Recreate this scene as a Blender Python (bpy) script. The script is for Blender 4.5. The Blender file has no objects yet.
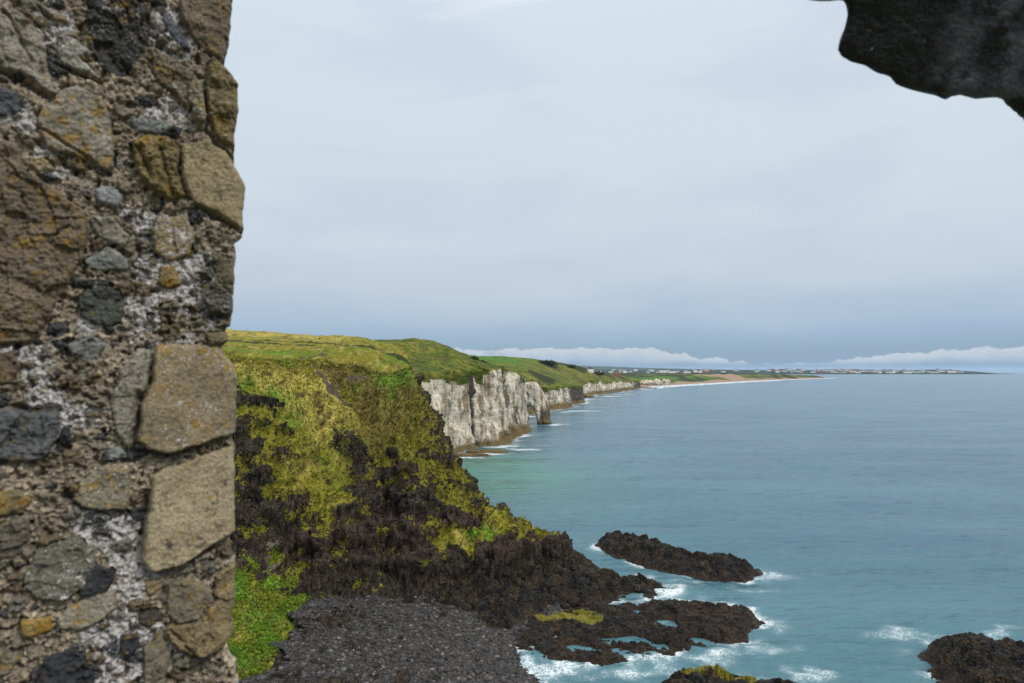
import bpy, math, random
import numpy as np
from mathutils import Vector
random.seed(7)
RNG = np.random.default_rng(7)
SC = bpy.context.scene
COL = SC.collection

# ------------------------------------------------------------------ camera
F = 1024 * 24 / 36.0
HZ = 370.4                      # image row of the true horizon
PITCH = math.atan((HZ - 341.5) / F)
CAMZ = 30.0
cd = bpy.data.cameras.new("camera")
cam = bpy.data.objects.new("camera", cd)
COL.objects.link(cam)
cam.location = (0, 0, CAMZ)
cam.rotation_euler = (math.pi / 2 + PITCH, 0, 0)
cd.lens = 24; cd.sensor_width = 36; cd.clip_start = 0.05; cd.clip_end = 120000
cd.dof.use_dof = True; cd.dof.focus_distance = 95; cd.dof.aperture_fstop = 3.5
SC.camera = cam

# ------------------------------------------------------------------ exposure / sun / sky
SC.view_settings.view_transform = 'Standard'
SC.view_settings.look = 'None'
SC.view_settings.exposure = 0.0
SC.view_settings.gamma = 1.0
SUN_EL, SUN_AZ = math.radians(42), math.radians(128)   # azimuth from +Y towards +X
sl = bpy.data.lights.new("sun", 'SUN'); sl.energy = 2.2; sl.angle = math.radians(10); sl.color = (1.0, .965, .9)
so = bpy.data.objects.new("sun", sl); COL.objects.link(so)
sdir = Vector((math.sin(SUN_AZ) * math.cos(SUN_EL), math.cos(SUN_AZ) * math.cos(SUN_EL), math.sin(SUN_EL)))
so.rotation_euler = sdir.to_track_quat('Z', 'Y').to_euler(); so.location = sdir * 200


class NT:
    """tiny node-tree writer"""
    def __init__(s, nt): s.t = nt
    def n(s, typ, ins=None, **props):
        d = s.t.nodes.new(typ)
        for k, v in props.items(): setattr(d, k, v)
        for k, v in (ins or {}).items():
            if hasattr(v, 'is_output'): s.t.links.new(v, d.inputs[k])
            else: d.inputs[k].default_value = v
        return d
    def m(s, op, a, b=0.0, c=0.0, clamp=False):
        return s.n('ShaderNodeMath', {0: a, 1: b, 2: c}, operation=op, use_clamp=clamp).outputs[0]
    def mix(s, f, a, b, bt='MIX'):
        def c(v): return v if hasattr(v, 'is_output') else (tuple(v) + (1,))[:4]
        return s.n('ShaderNodeMix', {0: f, 6: c(a), 7: c(b)}, data_type='RGBA', blend_type=bt).outputs[2]
    def ramp(s, f, stops, interp='LINEAR'):
        d = s.n('ShaderNodeValToRGB', {0: f}); cr = d.color_ramp; cr.interpolation = interp
        while len(cr.elements) < len(stops): cr.elements.new(0.5)
        for e, (p, c) in zip(cr.elements, stops):
            e.position = p; e.color = (c, c, c, 1) if not hasattr(c, '__len__') else (tuple(c) + (1,))[:4]
        return d.outputs[0]
    def ss(s, x, a, b):
        return s.n('ShaderNodeMapRange', {0: x, 1: a, 2: b, 3: 0.0, 4: 1.0}, interpolation_type='SMOOTHSTEP').outputs[0]
    def noise(s, vec, scale, detail=4, rough=.55, dist=0.0):
        return s.n('ShaderNodeTexNoise', {'Vector': vec, 'Scale': scale, 'Detail': detail, 'Roughness': rough, 'Distortion': dist}).outputs[0]
    def voro(s, vec, scale, feature='F1', out=0):
        return s.n('ShaderNodeTexVoronoi', {'Vector': vec, 'Scale': scale}, feature=feature).outputs[out]
    def mapping(s, vec, scale=(1, 1, 1), rot=(0, 0, 0), loc=(0, 0, 0)):
        return s.n('ShaderNodeMapping', {'Vector': vec, 'Scale': scale, 'Rotation': rot, 'Location': loc}).outputs[0]
    def attr(s, name, out=2):
        return s.n('ShaderNodeAttribute', attribute_name=name).outputs[out]
    def pos(s): return s.n('ShaderNodeNewGeometry').outputs['Position']


W = bpy.data.worlds.new("World"); SC.world = W; W.use_nodes = True
for d in list(W.node_tree.nodes): W.node_tree.nodes.remove(d)
w = NT(W.node_tree)
sky = w.n('ShaderNodeTexSky', sky_type='NISHITA', sun_disc=False, sun_elevation=SUN_EL, sun_rotation=SUN_AZ, dust_density=1.5)
gen = w.n('ShaderNodeTexCoord').outputs['Generated']
sx = w.n('ShaderNodeSeparateXYZ', {0: gen})
X_, Y_, Z_ = sx.outputs
# stratus deck: radiance by elevation, broken by soft streaks
strk = w.noise(w.mapping(gen, (1.5, 1.5, 7), rot=(0, math.radians(5), 0)), 2.1, 5, .5, .4)
strk2 = w.noise(w.mapping(gen, (1, 1, 3.2), rot=(0, math.radians(-9), 0), loc=(3, 1, 0)), 3.3, 4, .5, .3)
wob = w.m('ADD', w.m('MULTIPLY', w.m('SUBTRACT', strk, .5), .17), w.m('MULTIPLY', w.m('SUBTRACT', strk2, .5), .14))
ze = w.m('ADD', Z_, w.m('MULTIPLY', wob, w.ss(Z_, .0, .2)))
deck = w.ramp(ze, [(0.0, (.24, .385, .575)), (.035, (.285, .44, .615)), (.07, (.43, .545, .675)), (.13, (.55, .64, .74)), (.20, (.615, .695, .785)),
                   (.30, (.64, .725, .81)), (.49, (.675, .76, .855)), (.66, (1.35, 1.4, 1.46)), (1.0, (2.1, 2.1, 2.1))])
deck = w.mix(w.m('MULTIPLY', w.ss(strk2, .44, .66), w.m('MULTIPLY', w.ss(Z_, .04, .12), .22)), deck, (.43, .50, .63))
# blue gap under the deck lets the clear sky through near the horizon
blue = w.mix(1.0, sky.outputs[0], (.1, .1, .1), 'MULTIPLY')
gap = w.m('MULTIPLY', w.m('SUBTRACT', 1.0, w.ss(ze, .025, .065)), .25)
col = w.mix(gap, deck, blue)
# low cumulus bank along the horizon
tx = w.m('DIVIDE', X_, w.m('MAXIMUM', Y_, .02))
puff = w.noise(w.mapping(gen, (1, 1, 1.6)), 14, 6, .6)
puff2 = w.noise(w.mapping(gen, (1, 1, 1.0)), 46, 4, .6)
prof = w.ramp(w.m('ADD', w.m('MULTIPLY', tx, .5), .5),
              [(0.0, .3), (.30, .3), (.46, .66), (.555, .72), (.60, .64), (.635, .44), (.68, .16), (.73, .24), (.80, .50), (.88, .64), (1.0, .70)])
top = w.m('ADD', w.m('MULTIPLY', prof, .047), w.m('ADD', w.m('MULTIPLY', w.m('SUBTRACT', puff, .5), .018), w.m('MULTIPLY', w.m('SUBTRACT', puff2, .5), .019)))
bank = w.m('MULTIPLY', w.ss(w.m('SUBTRACT', top, Z_), -.0005, .0025),
           w.ss(w.m('ADD', Z_, w.m('MULTIPLY', w.m('SUBTRACT', puff, .5), .012)), .004, .017))
bank = w.m('MULTIPLY', bank, w.m('MULTIPLY', w.ss(Y_, .05, .3), w.ss(puff, .2, .5)))
bshade = w.ss(w.m('SUBTRACT', top, Z_), .0, .022)
bcol = w.mix(bshade, (.66, .70, .755), (.45, .55, .67))
col = w.mix(w.m('MULTIPLY', bank, .78), col, bcol)
# below the horizon: sea-coloured
col = w.mix(w.ss(Z_, -.02, -.002), (.16, .24, .30), col)
bg = w.n('ShaderNodeBackground', {0: w.mix(1.0, col, (10, 10, 10), 'MULTIPLY'), 1: 0.1})
for d_ in W.node_tree.nodes:
    if d_.type == 'MIX': d_.clamp_result = False
wo = w.n('ShaderNodeOutputWorld', {0: bg.outputs[0]})

# ------------------------------------------------------------------ numpy noise
_P = RNG.permutation(512).astype(np.int64)
_G = RNG.normal(size=(512, 3)); _G /= np.linalg.norm(_G, axis=1)[:, None]
def _h(i, j, k): return _P[(_P[(_P[i & 511] + j) & 511] + k) & 511]
def perlin(p):
    p = np.asarray(p, float); i = np.floor(p).astype(np.int64); f = p - i
    u = f * f * f * (f * (f * 6 - 15) + 10); r = 0
    for a in (0, 1):
        for b in (0, 1):
            for c in (0, 1):
                g = _G[_h(i[:, 0] + a, i[:, 1] + b, i[:, 2] + c)]
                d = g[:, 0] * (f[:, 0] - a) + g[:, 1] * (f[:, 1] - b) + g[:, 2] * (f[:, 2] - c)
                wgt = (u[:, 0] if a else 1 - u[:, 0]) * (u[:, 1] if b else 1 - u[:, 1]) * (u[:, 2] if c else 1 - u[:, 2])
                r = r + wgt * d
    return r * 1.5
def fbm(p, o=4, gain=.5, lac=2.03):
    p = np.asarray(p, float); s = 0; a = 1
    for k in range(o):
        s = s + a * perlin(p + 17.3 * k); p = p * lac; a *= gain
    return s
def ridged(p, o=4, gain=.5):
    p = np.asarray(p, float); s = 0; a = 1
    for k in range(o):
        s = s + a * (1 - 2 * np.abs(perlin(p + 9.1 * k))); p = p * 2.07; a *= gain
    return s
def voronoi(p):
    """F1, F2, cell hash (0..1)"""
    p = np.asarray(p, float); i = np.floor(p).astype(np.int64)
    f1 = np.full(len(p), 9.); f2 = np.full(len(p), 9.); idd = np.zeros(len(p))
    for a in (-1, 0, 1):
        for b in (-1, 0, 1):
            for c in (-1, 0, 1):
                h = _h(i[:, 0] + a, i[:, 1] + b, i[:, 2] + c)
                q = i + (a, b, c) + .5 + .32 * _G[h]
                d = np.linalg.norm(p - q, axis=1)
                m = d < f1
                f2 = np.where(m, f1, np.minimum(f2, d)); idd = np.where(m, h / 512., idd); f1 = np.where(m, d, f1)
    return f1, f2, idd
def sst(x, a, b):
    t = np.clip((np.asarray(x, float) - a) / (b - a), 0, 1); return t * t * (3 - 2 * t)
def S(*a): return np.stack(a, 1)

# ------------------------------------------------------------------ geometry helpers
CP, SP = math.cos(PITCH), math.sin(PITCH)
def ray(u, v):
    a = (np.asarray(u, float) - 512) / F; b = (341.5 - np.asarray(v, float)) / F
    return np.stack([a, CP - b * SP, SP + b * CP], -1)
def at(u, v, y):              # point on the ray at depth Y
    r = ray(u, v); r = r * (np.asarray(y, float) / r[..., 1])[..., None]; r[..., 2] += CAMZ; return r
def at_z(u, v, z=0.0):
    r = ray(u, v); r = r * ((z - CAMZ) / r[..., 2])[..., None]; r[..., 2] += CAMZ; return r

def mk(name, V, Fc, mat, parent=None, attrs=None, smooth=True, coll=True):
    """one mesh object from numpy arrays (faces all the same size)"""
    V = np.asarray(V, np.float32); Fc = np.asarray(Fc, np.int32); k = Fc.shape[1]
    me = bpy.data.meshes.new(name)
    me.vertices.add(len(V)); me.vertices.foreach_set('co', V.ravel())
    me.loops.add(Fc.size); me.loops.foreach_set('vertex_index', Fc.ravel())
    me.polygons.add(len(Fc)); me.polygons.foreach_set('loop_start', np.arange(0, Fc.size, k, dtype=np.int32))
    me.polygons.foreach_set('use_smooth', np.full(len(Fc), smooth))
    for a, val in (attrs or {}).items():
        val = np.asarray(val, np.float32)
        if val.ndim == 1:
            at_ = me.attributes.new(a, 'FLOAT', 'POINT'); at_.data.foreach_set('value', val)
        else:
            at_ = me.attributes.new(a, 'FLOAT_COLOR', 'POINT')
            at_.data.foreach_set('color', np.concatenate([val, np.ones((len(val), 1), np.float32)], 1).ravel())
    me.update(calc_edges=True); me.validate()
    for m_ in (mat if isinstance(mat, (list, tuple)) else [mat]): me.materials.append(m_)
    o = bpy.data.objects.new(name, me)
    if coll: COL.objects.link(o)
    if parent: o.parent = parent
    return o
def quads(nr, nc):
    i = np.arange(nr * nc).reshape(nr, nc)
    return np.stack([i[:-1, :-1], i[:-1, 1:], i[1:, 1:], i[1:, :-1]], -1).reshape(-1, 4)
def normals(V, nr, nc):
    P = V.reshape(nr, nc, 3); n = np.cross(np.gradient(P, axis=1), np.gradient(P, axis=0)).reshape(-1, 3)
    return n / (np.linalg.norm(n, axis=1)[:, None] + 1e-9)
def compact(V, Fc, attrs):
    used, inv = np.unique(Fc, return_inverse=True)
    return V[used], inv.reshape(Fc.shape), {k: v[used] for k, v in attrs.items()}
def tag(o, label=None, cat=None, group=None, kind=None):
    if label: o['label'] = label
    if cat: o['category'] = cat
    if group: o['group'] = group
    if kind: o['kind'] = kind
    return o
def empty(name, loc):
    o = bpy.data.objects.new(name, None); COL.objects.link(o); o.location = loc; return o
def seg_dist(P, A, B):
    """distance from 2-D points to segments (min)"""
    d = np.full(len(P), 1e9)
    for a, b in zip(A, B):
        ab = b - a; t = np.clip(((P - a) @ ab) / (ab @ ab + 1e-12), 0, 1)
        d = np.minimum(d, np.linalg.norm(P - a - t[:, None] * ab, axis=1))
    return d
def inside(P, poly):
    x, y = P[:, 0], P[:, 1]; r = np.zeros(len(P), bool); n = len(poly)
    for i in range(n):
        x1, y1 = poly[i]; x2, y2 = poly[(i + 1) % n]
        c = ((y1 > y) != (y2 > y)); r ^= c & (x < (x2 - x1) * (y - y1) / ((y2 - y1) if y2 != y1 else 1e-12) + x1)
    return r
def sdist(P, poly):
    poly = np.asarray(poly, float)
    d = seg_dist(P, poly, np.roll(poly, -1, 0)); return np.where(inside(P, poly), d, -d)
def rbf(C, val, c=1.0, lam=1e-3):
    def ker(A, B): return -np.sqrt(((A[:, None] - B[None]) ** 2).sum(-1) + c * c)
    n = len(C); K = ker(C, C) - lam * np.eye(n); Pm = np.c_[np.ones(n), C]
    M = np.block([[K, Pm], [Pm.T, np.zeros((3, 3))]])
    sol = np.linalg.solve(M, np.r_[val, np.zeros(3)])
    def f(Q):
        out = np.zeros(len(Q))
        for k in range(0, len(Q), 40000):
            q = Q[k:k + 40000]; out[k:k + 40000] = ker(q, C) @ sol[:n] + np.c_[np.ones(len(q)), q] @ sol[n:]
        return out
    return f

# ------------------------------------------------------------------ materials
def material(name):
    m = bpy.data.materials.new(name); m.use_nodes = True
    for d in list(m.node_tree.nodes): m.node_tree.nodes.remove(d)
    return m, NT(m.node_tree)
def finish(m, t, col, rough=.8, spec=.3, bump=None, bstr=.4, bdist=.1, **kw):
    ins = {'Base Color': col if hasattr(col, 'is_output') else (tuple(col) + (1,))[:4], 'Roughness': rough, 'Specular IOR Level': spec}
    ins.update(kw)
    if bump is not None:
        ins['Normal'] = t.n('ShaderNodeBump', {'Height': bump, 'Strength': bstr, 'Distance': bdist}).outputs[0]
    b = t.n('ShaderNodeBsdfPrincipled', ins); t.n('ShaderNodeOutputMaterial', {0: b.outputs[0]})
    return m

def terrain_mat(name, rock_a, rock_b, g_a, g_b, g_c, sc=1.0, soil=(.052, .042, .028)):
    """grass over rock: point attributes grass, soil, wet, lush"""
    m, t = material(name); p = t.pos()
    n1 = t.noise(p, .35 * sc, 5, .6); n2 = t.noise(p, 1.6 * sc, 6, .62); n3 = t.noise(p, 5.0 * sc, 4, .65)
    nst = t.noise(t.mapping(p, (1, 1, .25)), 2.2 * sc, 6, .65)
    g = t.m('ADD', t.attr('grass'), t.m('ADD', t.m('MULTIPLY', t.m('SUBTRACT', n2, .5), 1.2), t.m('MULTIPLY', t.m('SUBTRACT', n3, .5), .85)))
    gm = t.ss(g, .44, .58)
    rock = t.mix(t.ss(nst, .35, .68), rock_a, rock_b)
    rock = t.mix(t.m('MULTIPLY', t.ss(t.noise(p, .5 * sc, 5, .65), .47, .62), .75), rock, t.mix(t.ss(nst, .3, .7), (.009, .007, .0055), (.062, .046, .033)))
    rock = t.mix(t.ss(t.noise(p, 4.2 * sc, 6, .75), .585, .66), rock, (.17, .16, .135))
    zl = t.m('ADD', t.n('ShaderNodeSeparateXYZ', {0: p}).outputs[2], t.m('MULTIPLY', t.m('SUBTRACT', t.noise(p, .12, 4, .6), .5), 9.0))
    red = t.m('MULTIPLY', t.ss(zl, 5.5, 7.0), t.m('SUBTRACT', 1, t.ss(zl, 9.5, 11.5)))
    rock = t.mix(t.m('MULTIPLY', red, .6), rock, t.mix(t.ss(nst, .3, .7), (.020, .012, .010), (.085, .052, .042)))
    rock = t.mix(t.m('MULTIPLY', t.attr('wet'), .7), rock, (.012, .011, .010))
    rock = t.mix(t.ss(t.m('ADD', t.attr('pale'), t.m('MULTIPLY', t.m('SUBTRACT', n2, .5), .8)), .4, .6), rock, t.mix(n3, (.16, .12, .11), (.30, .27, .25)))
    gr = t.mix(1.0, t.attr('sward', 0), t.mix(t.ss(n3, .3, .7), (.55, .62, .6), (1.4, 1.32, 1.3)), 'MULTIPLY')
    gr = t.mix(t.m('MULTIPLY', t.ss(t.m('ADD', t.attr('scrub'), t.m('MULTIPLY', t.m('SUBTRACT', n2, .5), .7)), .4, .6), .9), gr, t.mix(n3, (.012, .018, .008), (.04, .045, .016)))
    so_ = t.mix(n2, soil, (.10, .08, .052))
    c = t.mix(gm, rock, gr)
    c = t.mix(t.ss(t.m('ADD', t.attr('soil'), t.m('MULTIPLY', t.m('SUBTRACT', n2, .5), .8)), .45, .6), c, so_)
    h = t.m('ADD', t.m('ADD', n2, t.m('MULTIPLY', n3, .55)), t.m('MULTIPLY', nst, .5))
    crk = t.voro(t.mapping(p, (1, 1, .5)), 1.0 * sc, 'DISTANCE_TO_EDGE')
    h = t.m('ADD', h, t.m('MULTIPLY', t.m('MULTIPLY', t.ss(crk, 0, .12), t.m('SUBTRACT', 1, gm)), .9))
    ro = t.m('SUBTRACT', .92, t.m('MULTIPLY', t.attr('wet'), .45))
    return finish(m, t, c, ro, .15, h, 1.0, .35 / sc)

MAT_HEAD = terrain_mat('headland_mat', (.011, .009, .007), (.058, .045, .032), (.155, .150, .014), (.235, .190, .036), (.085, .120, .013))
MAT_COASTG = terrain_mat('coast_mat', (.03, .027, .022), (.075, .062, .045), (.085, .110, .012), (.145, .145, .022), (.07, .125, .012), .28)

def reef_mat(name, moss):
    m, t = material(name); p = t.pos()
    n1 = t.noise(p, 1.1, 6, .62); n2 = t.noise(p, 4.5, 5, .65); v = t.voro(p, 3.0)
    c = t.mix(t.ss(n1, .35, .65), (.0030, .0030, .0034), (.018, .014, .011))
    c = t.mix(t.m('MULTIPLY', t.ss(t.noise(p, .55, 4, .6), .46, .62), .75), c, t.mix(t.ss(n2, .38, .62), (.006, .004, .002), (.085, .050, .020)))
    zz = t.n('ShaderNodeSeparateXYZ', {0: p}).outputs[2]
    tide = t.m('SUBTRACT', 1, t.ss(t.m('ADD', zz, t.m('MULTIPLY', t.m('SUBTRACT', n1, .5), 1.2)), .25, .95))
    c = t.mix(t.m('MULTIPLY', tide, .6), c, t.mix(n2, (.010, .006, .004), (.050, .026, .012)))
    c = t.mix(t.m('MULTIPLY', t.ss(n2, .58, .70), .8), c, (.105, .098, .085))
    mo = t.ss(t.m('ADD', t.attr('moss'), t.m('MULTIPLY', t.m('SUBTRACT', n2, .5), 1.2)), .45, .65)
    c = t.mix(mo, c, t.mix(n1, (.10, .095, .010), (.24, .21, .022)))
    return finish(m, t, c, t.m('SUBTRACT', t.m('ADD', .30, t.m('MULTIPLY', n1, .4)), t.m('MULTIPLY', tide, .2)), .22, t.m('ADD', n2, t.m('MULTIPLY', v, .6)), 1.0, .35)
MAT_REEF = reef_mat('wet_basalt', 0)

def chalk_mat():
    m, t = material('chalk_cliff_mat'); p = t.pos()
    vert = t.noise(t.mapping(p, (1, 1, .18)), .38, 6, .65); hor = t.noise(t.mapping(p, (.25, .25, 1.3)), .55, 5, .6)
    n = t.noise(p, .9, 6, .7); n2 = t.noise(p, .12, 4, .6)
    c = t.mix(t.ss(n, .28, .52), (.38, .31, .22), (.70, .635, .51))
    c = t.mix(t.m('MULTIPLY', t.ss(vert, .46, .60), .9), c, (.24, .185, .115))
    c = t.mix(t.m('MULTIPLY', t.ss(hor, .56, .66), .5), c, (.17, .155, .13))
    c = t.mix(t.m('MULTIPLY', t.ss(n2, .52, .64), .45), c, (.34, .32, .28))
    c = t.mix(t.m('MULTIPLY', t.ss(n, .66, .74), .7), c, (.10, .09, .07))
    c = t.mix(t.m('MULTIPLY', t.ss(t.noise(t.mapping(p, (1, 1, .10)), .75, 5, .7), .57, .64), .75), c, (.09, .08, .06))
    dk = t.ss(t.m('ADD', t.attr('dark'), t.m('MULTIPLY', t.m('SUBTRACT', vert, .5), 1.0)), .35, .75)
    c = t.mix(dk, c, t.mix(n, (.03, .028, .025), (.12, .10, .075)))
    oc = t.ss(t.m('ADD', t.attr('ochre'), t.m('MULTIPLY', t.m('SUBTRACT', n, .5), .9)), .4, .7)
    c = t.mix(oc, c, t.mix(vert, (.07, .055, .025), (.22, .16, .075)))
    gm = t.ss(t.m('ADD', t.attr('grass'), t.m('MULTIPLY', t.m('SUBTRACT', n, .5), 1.1)), .42, .62)
    n5 = t.noise(p, .07, 5, .6); n6 = t.noise(p, .35, 5, .65)
    gr = t.mix(t.ss(n5, .4, .62), (.060, .085, .012), (.14, .14, .024))
    gr = t.mix(t.ss(n6, .5, .7), gr, (.07, .12, .014))
    gr = t.mix(t.attr('lush'), gr, t.mix(t.ss(n6, .3, .7), (.035, .12, .012), (.07, .18, .018)))
    sb = t.ss(t.m('ADD', t.attr('scrub'), t.m('MULTIPLY', t.m('SUBTRACT', n6, .5), .9)), .4, .62)
    gr = t.mix(1.0, gr, t.mix(t.ss(t.noise(p, .55, 6, .7), .32, .68), (.42, .45, .5), (1.5, 1.45, 1.3)), 'MULTIPLY')
    gr = t.mix(t.m('MULTIPLY', t.ss(t.noise(p, .16, 5, .65), .5, .66), .6), gr, (.11, .085, .03))
    gr = t.mix(sb, gr, t.mix(n, (.012, .018, .008), (.045, .045, .018)))
    br = t.ss(t.m('ADD', t.attr('soil'), t.m('MULTIPLY', t.m('SUBTRACT', n6, .5), .9)), .4, .62)
    gr = t.mix(br, gr, t.mix(n, (.045, .022, .014), (.11, .06, .035)))
    c = t.mix(gm, c, gr)
    sa = t.ss(t.m('ADD', t.attr('sand'), t.m('MULTIPLY', t.m('SUBTRACT', n6, .5), .5)), .4, .6)
    c = t.mix(sa, c, t.mix(n6, (.22, .145, .10), (.30, .205, .14)))
    return finish(m, t, c, .9, .15, t.m('ADD', t.m('ADD', n, vert), hor), 1.0, .9)
MAT_CHALK = chalk_mat()

# ------------------------------------------------------------------ near headland
# (u, v, depth, grass)
HC = [
 # beach and cove
 (240,690,61,.0),(300,690,61,0),(400,690,61,0),(300,650,70,0),(360,640,73,0),(420,640,74.5,0),(470,640,75,0),(485,665,69.3,0),(400,610,81,0),(350,610,80,0),(450,612,81.5,0),
 (500,615,83,0),(305,625,75,.0),
 (240,672,64,1),(250,640,69,1),(285,630,72,.75),(270,605,76,1),(240,600,74,1),(300,596,79,.35),(288,580,81,.6),(240,582,76.5,.5),
 # cliff foot
 (350,594,84,0),(400,592,86.5,0),(450,597,87.5,0),(520,597,89,0),(600,594,91.5,0),(640,590,93.5,0),(670,587,95.5,0),
 (320,570,83.5,.35),(270,560,81,.15),(235,545,80,.1),
 # lower cliff
 (250,520,83,.35),(300,525,86.5,.3),(350,545,87.5,.35),(400,545,89,.12),(440,565,89.5,.05),(480,575,91,0),(520,575,92,.0),(560,580,93,0),
 (300,560,84.5,.5),(345,505,90,.55),(400,505,92.5,.15),(425,535,92,.15),(440,549,91.6,.8),(462,543,92.4,.95),(485,535,94.2,.95),(503,529,96,.9),(458,552,91.3,.05),(485,546,92.8,.05),(505,541,94,.05),(455,528,94.4,.15),(478,520,96.4,.2),(540,558,94.5,0),(600,577,95,0),
 # mid slopes
 (245,470,86,.35),(290,480,89.5,.65),(320,470,92.5,.75),(250,435,88.5,.25),(280,445,92,.5),(300,455,92.5,.6),(330,485,92.5,.7),(360,470,97,.15),(375,500,94,.05),(400,470,98,.35),(430,495,97,.3),(465,512,97.6,.35),
 (415,440,104,.45),(440,470,102,.45),(385,450,101.5,.25),(350,450,98.5,.55),
 # upper grass
 (245,400,92,.5),(240,380,95,.85),(240,372,99,1),(270,390,97.5,1),(300,412,99,.95),(340,440,100.5,.95),(290,430,95.5,.6),(300,378,105,1),(330,400,104.5,1),(365,425,104,.95),
 (240,367,106,1),(290,371,111,1),(330,373,114,1),(355,373,119,1),
 (345,392,110,.9),(385,420,107,.8),(400,430,107,.65),(375,378,119,.95),(395,395,114.5,.85),(405,400,114,.85),(395,375,125,.9),
 # right silhouette of the spur
 (600,573,97,0),(560,545,98.5,.1),(540,533,99,.55),(520,524,99.5,.8),(500,513,101,.6),(480,499,103,.5),(460,478,105,.45),(448,455,107.5,.5),(437,430,110,.5),(425,408,114,.5),(416,386,120,.7),(408,374,128,.85),
 # plateau behind
 (240,359,122,1),(300,361,127,1),(240,350,140,1),(300,353,145,1),(350,356,148,1),(385,362,146,1),(400,366,146,.95),(240,346.5,165,1),(300,347,170,1),(350,348,175,1),(385,352,180,1),(402,360,190,1),
 (236,340,232,1),(290,339,232,1),(330,342.5,225,1),(375,344,232,1),
]
HW = [  # hidden sides, world (x, y, z, grass)
 (20,97,-1.5,0),(22,103,-4,0),(10,107,-3,0),(3,108,0,0),(0,112,-3,0),(-4,116,-2,0),(-7,117,3,.2),(-6,126,-4,0),(-11,124,8,.3),(-12,131,3,.2),(-10,135,-4,0),(-15,134,13,.3),
 (-15,142,3,.2),(-12,146,-5,0),(-18.5,140,20,.4),(-21,146,28,.8),(-18,150,5,.2),(-15,155,-5,0),
 (-24.5,165,30.3,.9),(-20.5,165,10,.3),(-17.5,165,-4,0),(-28,190,31,.9),(-24,190,10,.3),(-21,190,-4,0),(-32,215,30.5,.9),(-28,215,10,.3),(-25,215,-4,0),(-36,236,29.5,.9),(-31,234,8,.3),(-28,232,-4,0),
 (-10,165,-6,0),(-10,190,-6,0),(-14,225,-6,0),(-34,150,31.5,1),(-36,170,33,1),(-40,190,34.5,1),(-44,215,37,1),(-50,200,37,1),
 (-60,75,16,.3),(-60,85,26,.8),(-60,100,33,1),(-60,120,34.5,1),(-90,80,20,.5),(-90,100,34,1),(-130,90,34,1),(-130,160,39,1),(-130,240,44,1),(-60,60,3,.5),(-45,60,2.5,.8),(-90,60,5,.5),(-90,240,43.5,1),
 (5,60,-1.2,0),(3,70,-1.0,0),(8,78,-.6,0),(12,86,-.4,0),(25,90,-2.5,0),(30,97,-4,0),(2,56,-1.5,0),(-20,52,.6,0),(-35,52,1.2,0),
 (-60,235,41.5,1),(-75,262,41.5,1),(-48,250,39.5,1),(-42,262,38,1)]
hc = np.array(HC, float); P3 = at(hc[:, 0], hc[:, 1], hc[:, 2])
hw = np.array(HW, float)
CXY = np.r_[P3[:, :2], hw[:, :2]]; CZ = np.r_[P3[:, 2], hw[:, 2]]; CG = np.r_[hc[:, 3], hw[:, 3]]
fz = rbf(CXY, CZ, 1.2, 6e-2); fg = rbf(CXY, CG, 1.0, 2e-2)
def line(a, b, n): return np.linspace(a, b, n, endpoint=False)
gx = np.r_[line(-130, -62, 60), line(-62, -46, 40), line(-46, 12, 290), np.linspace(12, 34, 60)]
gy = np.r_[line(50, 62, 30), line(62, 125, 300), line(125, 150, 80), np.linspace(150, 262, 170)]
GX, GY = np.meshgrid(gx, gy); nr, nc = GX.shape
Q = S(GX.ravel(), GY.ravel())
Z0 = fz(Q); G0 = fg(Q)
V = np.c_[Q, Z0]
# big irregularities, then surface detail along the normal
nb = fbm(V * (1/9, 1/9, 1/14), 3)
flat0 = (1 - sst(Z0, 1.8, 4.2)) * (1 - sst(G0, .25, .6)) * (Q[:, 1] < 90)
nb = nb * (1 - .9 * flat0) * (1 - .6 * sst(Z0, 25, 31))
rocky = 1 - sst(G0, .25, .8)
land = sst(Z0, -.5, 4.0)
rill = ridged(np.c_[V[:, 0] * .17 + .25 * nb, V[:, 1] * .045, V[:, 2] * .02], 3, .5)
V[:, 2] += (nb * (.35 + 1.0 * rocky) + (rill - .75) * 1.15 * sst(Z0, 3, 9) * (1 - .85 * sst(Z0, 24, 31)) * (1 - sst(V[:, 1], 112, 130))) * land
def pathw(P, pts, wd):
    q = [at(*p)[:2] for p in pts]; return np.exp(-(seg_dist(P[:, :2], q[:-1], q[1:]) / wd) ** 2)
V[:, 2] -= 3.2 * pathw(V, [(336, 370, 115), (350, 388, 111), (372, 420, 106), (388, 462, 100), (392, 500, 94)], 2.3)
V[:, 2] -= 1.3 * pathw(V, [(322, 450, 96), (318, 500, 88)], 1.6)
V[:, 2] += 1.1 * pathw(V, [(236, 372, 97), (262, 395, 95), (290, 418, 97), (320, 436, 98), (345, 447, 99)], 1.5)
V[:, 2] += 1.3 * pathw(V, [(408, 380, 122), (418, 410, 112), (432, 450, 105)], 1.8)
V[:, 2] -= 1.0 * pathw(V, [(405, 430, 107), (425, 480, 100), (440, 520, 95)], 1.2)
V[:, 2] -= sst(V[:, 0], -40, -34) * sst(V[:, 1], 222, 234) * 70
N = normals(V, nr, nc); slope = 1 - np.abs(N[:, 2])
steep = sst(slope, .12, .45)
gn = fbm(V * (.35, .35, .5), 5, .55); gn2 = fbm(V * (.11, .11, .16) + 30, 4, .55)
G1 = np.clip(G0 + gn * .50 + .28 * gn2 - steep * sst(slope, .36, .70) * .28 + .13, 0, 1)
beach = (1 - sst(Z0, 2.2, 4.0)) * (1 - steep) * (1 - sst(G0, .3, .7))
rk = (1 - sst(G1, .35, .7)) * land
colm = ridged(V * (.42, .42, .08) + 3, 4, .55)          # vertical columns and clefts
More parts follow.
